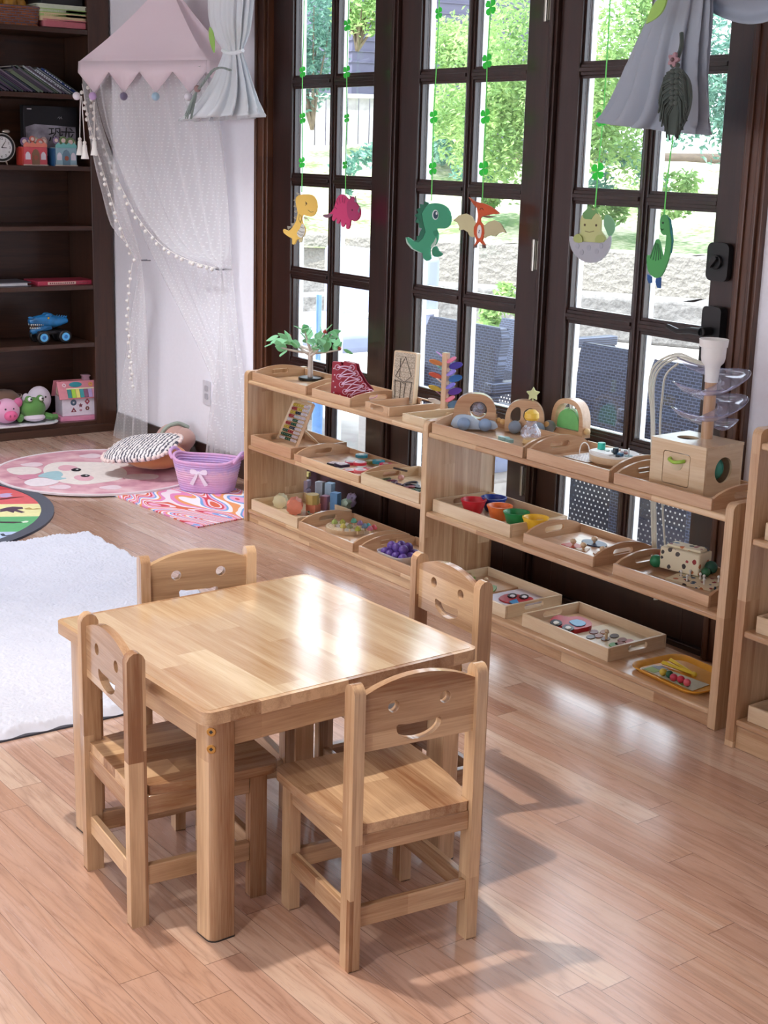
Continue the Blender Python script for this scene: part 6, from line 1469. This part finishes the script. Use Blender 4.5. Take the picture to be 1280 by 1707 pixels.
# --- ball drop box
p0 = F(1081, 808, zt); p1 = F(1171, 831, zt)
w = (p1-p0).length; an = math.degrees(math.atan2(p1.y-p0.y, p1.x-p0.x)); c = (p0+p1)/2; dpt = .165; hB = .138
nrm = Vector((-(p1-p0).y, (p1-p0).x, 0)).normalized()
c = c+nrm*dpt/2
t = thing('ball_drop_box', 'pale wooden box with green-handled little door and circular side opening', 'wooden toy', (c.x, c.y, zt), an)
W2, D2 = w/2, dpt/2
dn = rr(-.004, .066, .1005, .0965, .009)
G().plate([[(-W2, 0), (W2, 0), (W2, hB), (-W2, hB)], dn], .008, T(0, -D2+.004, 0) @ UPR).build('front_panel', M['paleX'], t)
dr = G().plate([rr(-.004, .066, .096, .092, .0075)], .007, T(0, -D2+.004, 0) @ UPR).build('door', M['paleX'], t, bev=.0006)
G().tube(sm([(-.026, -D2-.001, .094), (-.020, -D2-.012, .092), (0, -D2-.015, .088), (.020, -D2-.012, .092), (.026, -D2-.001, .094)], 5, False), .0052, 10).build('handle', paint('A4CC4C'), dr, label='green bar handle')
G().plate([[(.022*math.cos(a), .084+.022*math.sin(a)) for a in [PI+PI*i/16 for i in range(17)]]], .0015, T(-.002, -D2-.0002, 0) @ UPR).build('finger_hollow', paint('D8C4A0'), dr)
YZ = Matrix(((0, 0, 1, 0), (1, 0, 0, 0), (0, 1, 0, 0), (0, 0, 0, 1)))
G().plate([[(-D2+.008, 0), (D2-.008, 0), (D2-.008, hB), (-D2+.008, hB)], circ(.0, .072, .038, 36)], .008, T(W2-.004, 0, 0) @ YZ).build('side_panel', M['paleY'], t)
G().plate([[(-D2+.008, 0), (D2-.008, 0), (D2-.008, hB), (-D2+.008, hB)]], .008, T(-W2+.004, 0, 0) @ YZ).build('side_panel', M['paleY'], t)
G().bb(-W2, W2, D2-.008, D2, 0, hB).build('back_panel', M['paleX'], t)
G().plate([rr(0, 0, w+.004, dpt+.004, .004), circ(-.030, -.008, .032, 32, .030)], .008, T(0, 0, hB+.004)).build('top_panel', M['paleX'], t, bev=.001)
G().ball((W2-.045, 0, .072), .036, 24, 16).tube([(W2-.045+.0365*math.cos(a), .006+.0*a, .072+.0365*math.sin(a)) for a in [2*PI*i/30 for i in range(30)]], .001, 5, closed=True).build('teal_ball', paint('48A898'), t)
pp = F(1177.6, 730, zt+hB+.008); K = Matrix.Rotation(math.radians(-an), 4, 'Z'); pl = K @ (Vector((pp.x, pp.y, 0))-Vector((c.x, c.y, 0)))
z0 = hB+.008; H = .232
G().cyl((pl.x, pl.y, z0), (pl.x, pl.y, z0+H-.04), .0175, n=24).build('post', M['trayZ'], t)
G().lathe([(.0185, z0+.165), (.0195, z0+.195), (.022, z0+.212), (.031, z0+.222), (.034, z0+.235), (.035, z0+.265)], 28, (pl.x, pl.y, 0)).build('white_collar', M['white'], t, solid=.002)
G().lathe([(.022, .0), (.040, .004), (.042, .026), (.039, .026), (.037, .008), (0, .006)], 30, (pl.x-.002, pl.y, z0+.262)).build('funnel_cup', M['white'], t)
def helix(u, v):
    a = math.radians(200)-v*2*PI*2.35; r = .022+.086*u; z = z0+.205-.175*v - .016*math.sin(PI*u)+.012*u*u
    z += .012*math.sin(2*a)*u
    return (pl.x+r*math.cos(a), pl.y+r*math.sin(a), z)
G().grid(helix, 8, 110).build('spiral_ramp', M['clear'], t, solid=.0016, ang=80)
rim = [helix(1, i/140) for i in range(141)]
G().tube([(x, y, z+.001) for x, y, z in rim], .0018, 6).build('ramp_rim', glass_mat('clear_rim', (.8, .8, .92, 1), 3, 1.5, .05), t)
# --- headphone-like cords
M['cord'] = paint('D8D8CC', .5)
tt2 = thing('looped_cord', 'bundle of white looped cords hanging behind the ball drop box', 'cord', (0, 0, 0))
for k in range(4):
    pts = [(1095-2*k, 1000, 3.30), (1092-3*k, 840, 3.30), (1090-2*k, 700, 3.30), (1090-4*k, 640, 3.29), (1102-4*k, 612-3*k, 3.29), (1128, 598-4*k, 3.28), (1150+2*k, 604-3*k, 3.28), (1176, 612-2*k, 3.27), (1198, 625, 3.28)]
    if k == 3: pts = [(1112, 960, 3.30), (1104, 840, 3.30), (1100, 720, 3.30), (1104, 660, 3.29), (1110, 625, 3.28), (1130, 606, 3.28)]
    G().tube(sm(PL(pts), 6, False), .0035, 8).build('cord_strand', M['cord'], tt2)
# --- cups
zc_ = Z2M+TB
for x, y, c, nm_, r in ((405, 245, 'D8283C', 'red', .046), (560, 228, '1C3C9C', 'blue', .046), (605, 292, 'F07C3C', 'orange', .045), (732, 340, '1C9050', 'green', .045), (878, 382, 'F8C83C', 'yellow', .045)):
    v = F(700+x/4.571, 780+y/4.571, zc_+.047)
    t = thing('toy_cup', nm_+' plastic cup in the pale tray on the middle tier', 'cup', (v.x, v.y+.002, zc_))
    G().lathe([(0, 0), (.026, 0), (.030, .003), (r-.003, .042), (r, .047), (r, .050), (r-.004, .050), (r-.008, .042), (.026, .006), (0, .004)], 36).build('cup_body', paint(c, .3), t)
# --- knobbed puzzle
c4 = lambda x, y: (860+x/3.048, 850+y/3.048)
t = thing('knob_puzzle', 'wooden board puzzle with four knobbed shapes, one of them navy', 'puzzle', (-3.185, 3.11, zc_), 0)
G().plate([rr(0, 0, .25, .20, .006)], .009, T(0, 0, .0045)).build('board', M['trayX'], t, bev=.001)
for x, y, c, s_ in ((290, 180, 'C84838', 'rect'), (398, 168, '1C3458', 'oval'), (342, 200, 'D8B088', 'tri'), (440, 220, 'C8A484', 'oval2')):
    v = F(*c4(x, y), zc_+.012); lx, ly = v.x+3.185, v.y-3.11
    L = {'rect': rr(0, 0, .062, .05, .004), 'oval': circ(0, 0, .048, 30, .032), 'tri': [(-.03, -.02), (.03, -.02), (0, .03)], 'oval2': circ(0, 0, .03, 8)}[s_]
    q = G().plate([L], .004, T(lx, ly, .0105)).build('shape_piece', paint(c), t, bev=.0005)
    G().cyl((lx, ly, .012), (lx, ly, .018), .004, n=10).ball((lx, ly, .026), (.0105, .0105, .009)).build('knob', M['paleZ'], q)
# --- threading box with wheels
v0 = F(*c4(760, 345), zc_); v1 = F(*c4(945, 325), zc_)
M['print'] = None
n = N('printed_bird_paper'); co = n.coords(rnd=False)
vv = n.n('ShaderNodeTexVoronoi', {'Vector': co, 'Scale': 42.0}); nn2 = n.n('ShaderNodeTexNoise', {'Vector': co, 'Scale': 55.0, 'Detail': 2.0}).outputs[0]
rc = n.n('ShaderNodeValToRGB', {0: n.n('ShaderNodeSeparateColor', {0: vv.outputs['Color']}).outputs[0]}); rc.color_ramp.interpolation = 'CONSTANT'
e = rc.color_ramp.elements
for i_, c_ in enumerate(['9C3434', '2C5478', '4C4440', '6C7838', 'C87848']):
    if i_ > 1: e.new(.5)
    e[i_].position = i_/5; e[i_].color = srgb(c_)
n.set(col=n.mix(n.math('LESS_THAN', n.math('ADD', vv.outputs['Distance'], n.math('MULTIPLY', nn2, .35)), .50), srgb('EADFC0'), rc.outputs[0]), rough=.6); M['print'] = n.mat
p = F(1129, 958, zc_)
t = thing('painted_box_car', 'cream box with printed birds on coloured ball wheels', 'wooden toy', (p.x-.0, p.y+.03, zc_), 12)
G().bb(-.068, .068, -.036, .036, .010, .078).build('box_body', M['print'], t, bev=.004)
for x, y, z, c, r in ((-.083, -.028, .026, '2C8458', .020), (-.083, .026, .030, 'C8384C', .022), (-.098, .045, .034, 'D8A898', .016), (.082, .01, .034, '1C5040', .020), (.083, -.02, .026, '2C6C48', .014)): ball_at(t, x, y, z, r, c, 'ball_wheel')
G().bb(-.055, .06, -.020, .030, .078, .086).build('top_insert', M['print'], t, bev=.002)
v = F(*c4(920, 375), zc_)
t = thing('peg_picture_board', 'flat printed board with small white pegs beside the box on wheels', 'puzzle', (v.x-.01, v.y+.005, zc_), 14)
G().plate([rr(0, 0, .15, .10, .004)], .008, T(0, 0, .004)).build('board', M['print'], t, bev=.001)
for k in range(7): x = -.05+.018*k; y = .03*math.sin(k*2.3); G().cyl((x, y, .008), (x, y, .022), .0025, n=8).ball((x, y, .024), .0045).build('peg', M['white'], t)
# --- lowest tier: leaf puzzle, truck puzzle
zb2 = Z2B+TB
c3 = lambda x, y: (700+x/4.571, 780+y/4.571)
def pxshape(t, nm_, pts, c, z, par=None, k=2, th=.004, cf=c3):
    L = [(lambda q: (q.x-t.location.x, q.y-t.location.y))(F(*cf(x, y), z+t.location.z)) for x, y in pts]
    return G().plate([sm(L, k) if k else L], th, T(0, 0, z)).build(nm_, paint(c), par or t, bev=.0006)
v = F(*c3(500, 890), zb2)
t = thing('leaf_puzzle', 'wooden puzzle board with green leaves in the lower pale tray', 'puzzle', (v.x, v.y, zb2), 0)
G().plate([rr(0, 0, .20, .20, .006)], .007, T(-.0, .0, .0035)).build('board', M['trayX'], t, bev=.001)
pxshape(t, 'leaf_piece', [(350, 850), (375, 820), (410, 825), (425, 855), (405, 890), (370, 880)], '7CB030', .010); pxshape(t, 'leaf_piece', [(510, 905), (545, 895), (585, 905), (570, 935), (530, 945)], '6C9030', .010)
pxshape(t, 'brown_piece', [(430, 860), (480, 850), (530, 870), (500, 890), (450, 885)], '8C5040', .010); G().ball((-.01, .01, .016), .008).build('knob', M['paleZ'], t)
v = F(*c3(740, 1000), zb2)
t = thing('truck_puzzle', 'board with a red truck with blue and white parts in the lower pale tray', 'puzzle', (v.x, v.y+.005, zb2), 0)
G().plate([rr(0, 0, .15, .19, .006)], .006, T(0, 0, .003)).build('board', paint('D8D0DC'), t, bev=.001)
b = pxshape(t, 'truck_body', [(600, 995), (640, 970), (700, 962), (780, 975), (850, 990), (862, 1010), (810, 1022), (740, 1030), (680, 1030), (625, 1015)], 'B82430', .009)
pxshape(t, 'truck_part', [(680, 1020), (735, 1000), (752, 1030), (710, 1042)], '3C90C8', .013, b, 0); 
for x, y in ((705, 975), (795, 982)):
    q = pxshape(t, 'wheel', [(x-40, y), (x-20, y-14), (x+10, y-16), (x+34, y-4), (x+20, y+12), (x-15, y+14)], '1C2028', .013, b); pxshape(t, 'wheel_hub', [(x-20, y), (x, y-8), (x+20, y), (x, y+8)], 'E8E8EC', .0165, b, 2)
# --- red car and peg puzzle
v = F(*c4(280, 590), zb2)
t = thing('car_puzzle', 'chunky red toy car puzzle with blue window and black wheels', 'puzzle', (v.x, v.y, zb2), 0)
G().plate([rr(.01, 0, .17, .20, .006)], .006, T(0, 0, .003)).build('board', M['trayX'], t, bev=.001)
b = pxshape(t, 'car_body', [(175, 565), (215, 545), (265, 555), (320, 552), (375, 575), (382, 600), (335, 612), (290, 620), (240, 605), (195, 588)], 'C42430', .014, None, 2, .016, c4)
pxshape(t, 'car_window', [(270, 568), (310, 558), (350, 570), (350, 585), (310, 592)], '68B0DC', .0235, b, 2, .003, c4)
for x, y in ((205, 572), (265, 598)):
    pxshape(t, 'wheel', [(x-32, y), (x-12, y-14), (x+18, y-8), (x+30, y+6), (x+8, y+18), (x-20, y+12)], '181820', .0240, b, 2, .004, c4); pxshape(t, 'wheel_hub', [(x-16, y), (x, y-7), (x+16, y+2), (x, y+9)], 'E8E4D8', .0275, b, 2, .003, c4)
v = F(*c4(480, 650), zb2)
t = thing('peg_puzzle', 'cream picture puzzle with a pegged piece beside the red car', 'puzzle', (v.x, v.y, zb2), 0)
G().plate([rr(0, 0, .19, .18, .006)], .007, T(0, 0, .0035)).build('board', paint('E0D0B0'), t, bev=.001)
for x, y, c in ((395, 620, '7C4038'), (420, 640, '9C6048'), (455, 655, '6C5040'), (500, 640, '4C3C34'), (540, 660, '8C5850'), (575, 668, 'C07068'), (495, 685, '5CA040'), (450, 620, 'A87858'), (560, 690, 'E8D8C8'), (380, 645, '5A4C44'), (525, 680, '9C5038')):
    pxshape(t, 'picture_piece', [(x-24, y), (x-8, y-9), (x+14, y-8), (x+24, y+2), (x+6, y+10), (x-14, y+9)], c, .0085, None, 2, .003, c4)
v = F(*c4(458, 655), zb2+.01); G().cyl((v.x-t.location.x, v.y-t.location.y, .01), (v.x-t.location.x, v.y-t.location.y, .034), .0045, n=10).ball((v.x-t.location.x, v.y-t.location.y, .036), .007).build('peg', M['paleZ'], t)
# --- yellow tray
t = thing('yellow_tray', 'golden yellow plastic tray holding coloured balls on the lowest tier', 'tray', (-2.713, 3.095, Z2B), -4)
Lf = rr(0, 0, .285, .215, .045, 8); nL = len(Lf)
prof = [(.0, .003), (.86, .003), (.93, .012), (1, .016), (1.0, .012), (.94, .007), (.88, 0), (0, 0)]
vs = [(x*s_, y*s_, z) for s_, z in prof for x, y in Lf]; fs = [(j*nL+i, j*nL+(i+1) % nL, (j+1)*nL+(i+1) % nL, (j+1)*nL+i) for j in range(len(prof)-1) for i in range(nL)]
G().add(vs, fs).build('tray_body', paint('E8A83C', .35), t)
v = F(*c4(800, 858), Z2B+.004)
sh = thing('picture_sheet', 'green and grey picture sheet under the row of balls', 'paper', (v.x, v.y, Z2B+.0045), 0)
def sheet(pts, c, z): 
    L = [(lambda q: (q.x-v.x, q.y-v.y))(F(*c4(x, y), Z2B+.004)) for x, y in pts]; G().plate([L], .0012, T(0, 0, z)).build('sheet_panel', paint(c, .6), sh)
sheet([(638, 808), (700, 788), (982, 890), (895, 922)], 'C8C8B0', .0008); sheet([(648, 812), (690, 800), (740, 822), (700, 830)], '98B868', .0018); sheet([(800, 862), (850, 868), (880, 900), (840, 895)], '88A858', .0018); sheet([(690, 800), (740, 796), (775, 815), (735, 820)], '8C98A0', .0022)
for k, (x, y, c, nm_) in enumerate([(748, 824, 'D8C048', 'yellow'), (780, 835, '245C3C', 'dark green'), (801, 851, 'D04860', 'rose red'), (838, 861, 'C8344C', 'crimson'), (869, 877, 'D86070', 'pink')]):
    q = F(*c4(x, y), Z2B+.018)
    tag(G().ball((0, 0, 0), .0115, 18, 12).build('wooden_ball', paint(c, .45), loc=(q.x, q.y, Z2B+.0065+.0115)), nm_+' ball in the row on the yellow tray', 'ball', 'balls on the yellow tray')
q0, q1, q2 = F(*c4(745, 775), Z2B+.012), F(*c4(905, 835), Z2B+.010), F(*c4(785, 762), Z2B+.012)
tw = thing('yellow_tweezers', 'bright yellow plastic tweezers lying on the yellow tray', 'tweezers', tuple(q1), 0)
for q in (q0, q2):
    d = Vector(q)-Vector(q1); G().tube([(0, 0, 0), d*.5, d], [.006, .0075, .009], 4, flat=.8).build('tweezer_arm', paint('F4D848', .35), tw, bev=.001)
G().ball((0, 0, 0), (.010, .008, .008)).build('tweezer_joint', paint('F4D848', .35), tw)
v = F(*c4(985, 800), Z2B)
tag(G().lathe([(.0, 0), (.032, 0), (.036, .006), (.040, .062), (.043, .066), (.038, .066), (.034, .008), (0, .006)], 28).build('dark_pot', paint('2C2220', .5), loc=(-2.556, 3.205, Z2B)), 'small dark pot behind the yellow tray by the shelf side', 'pot')
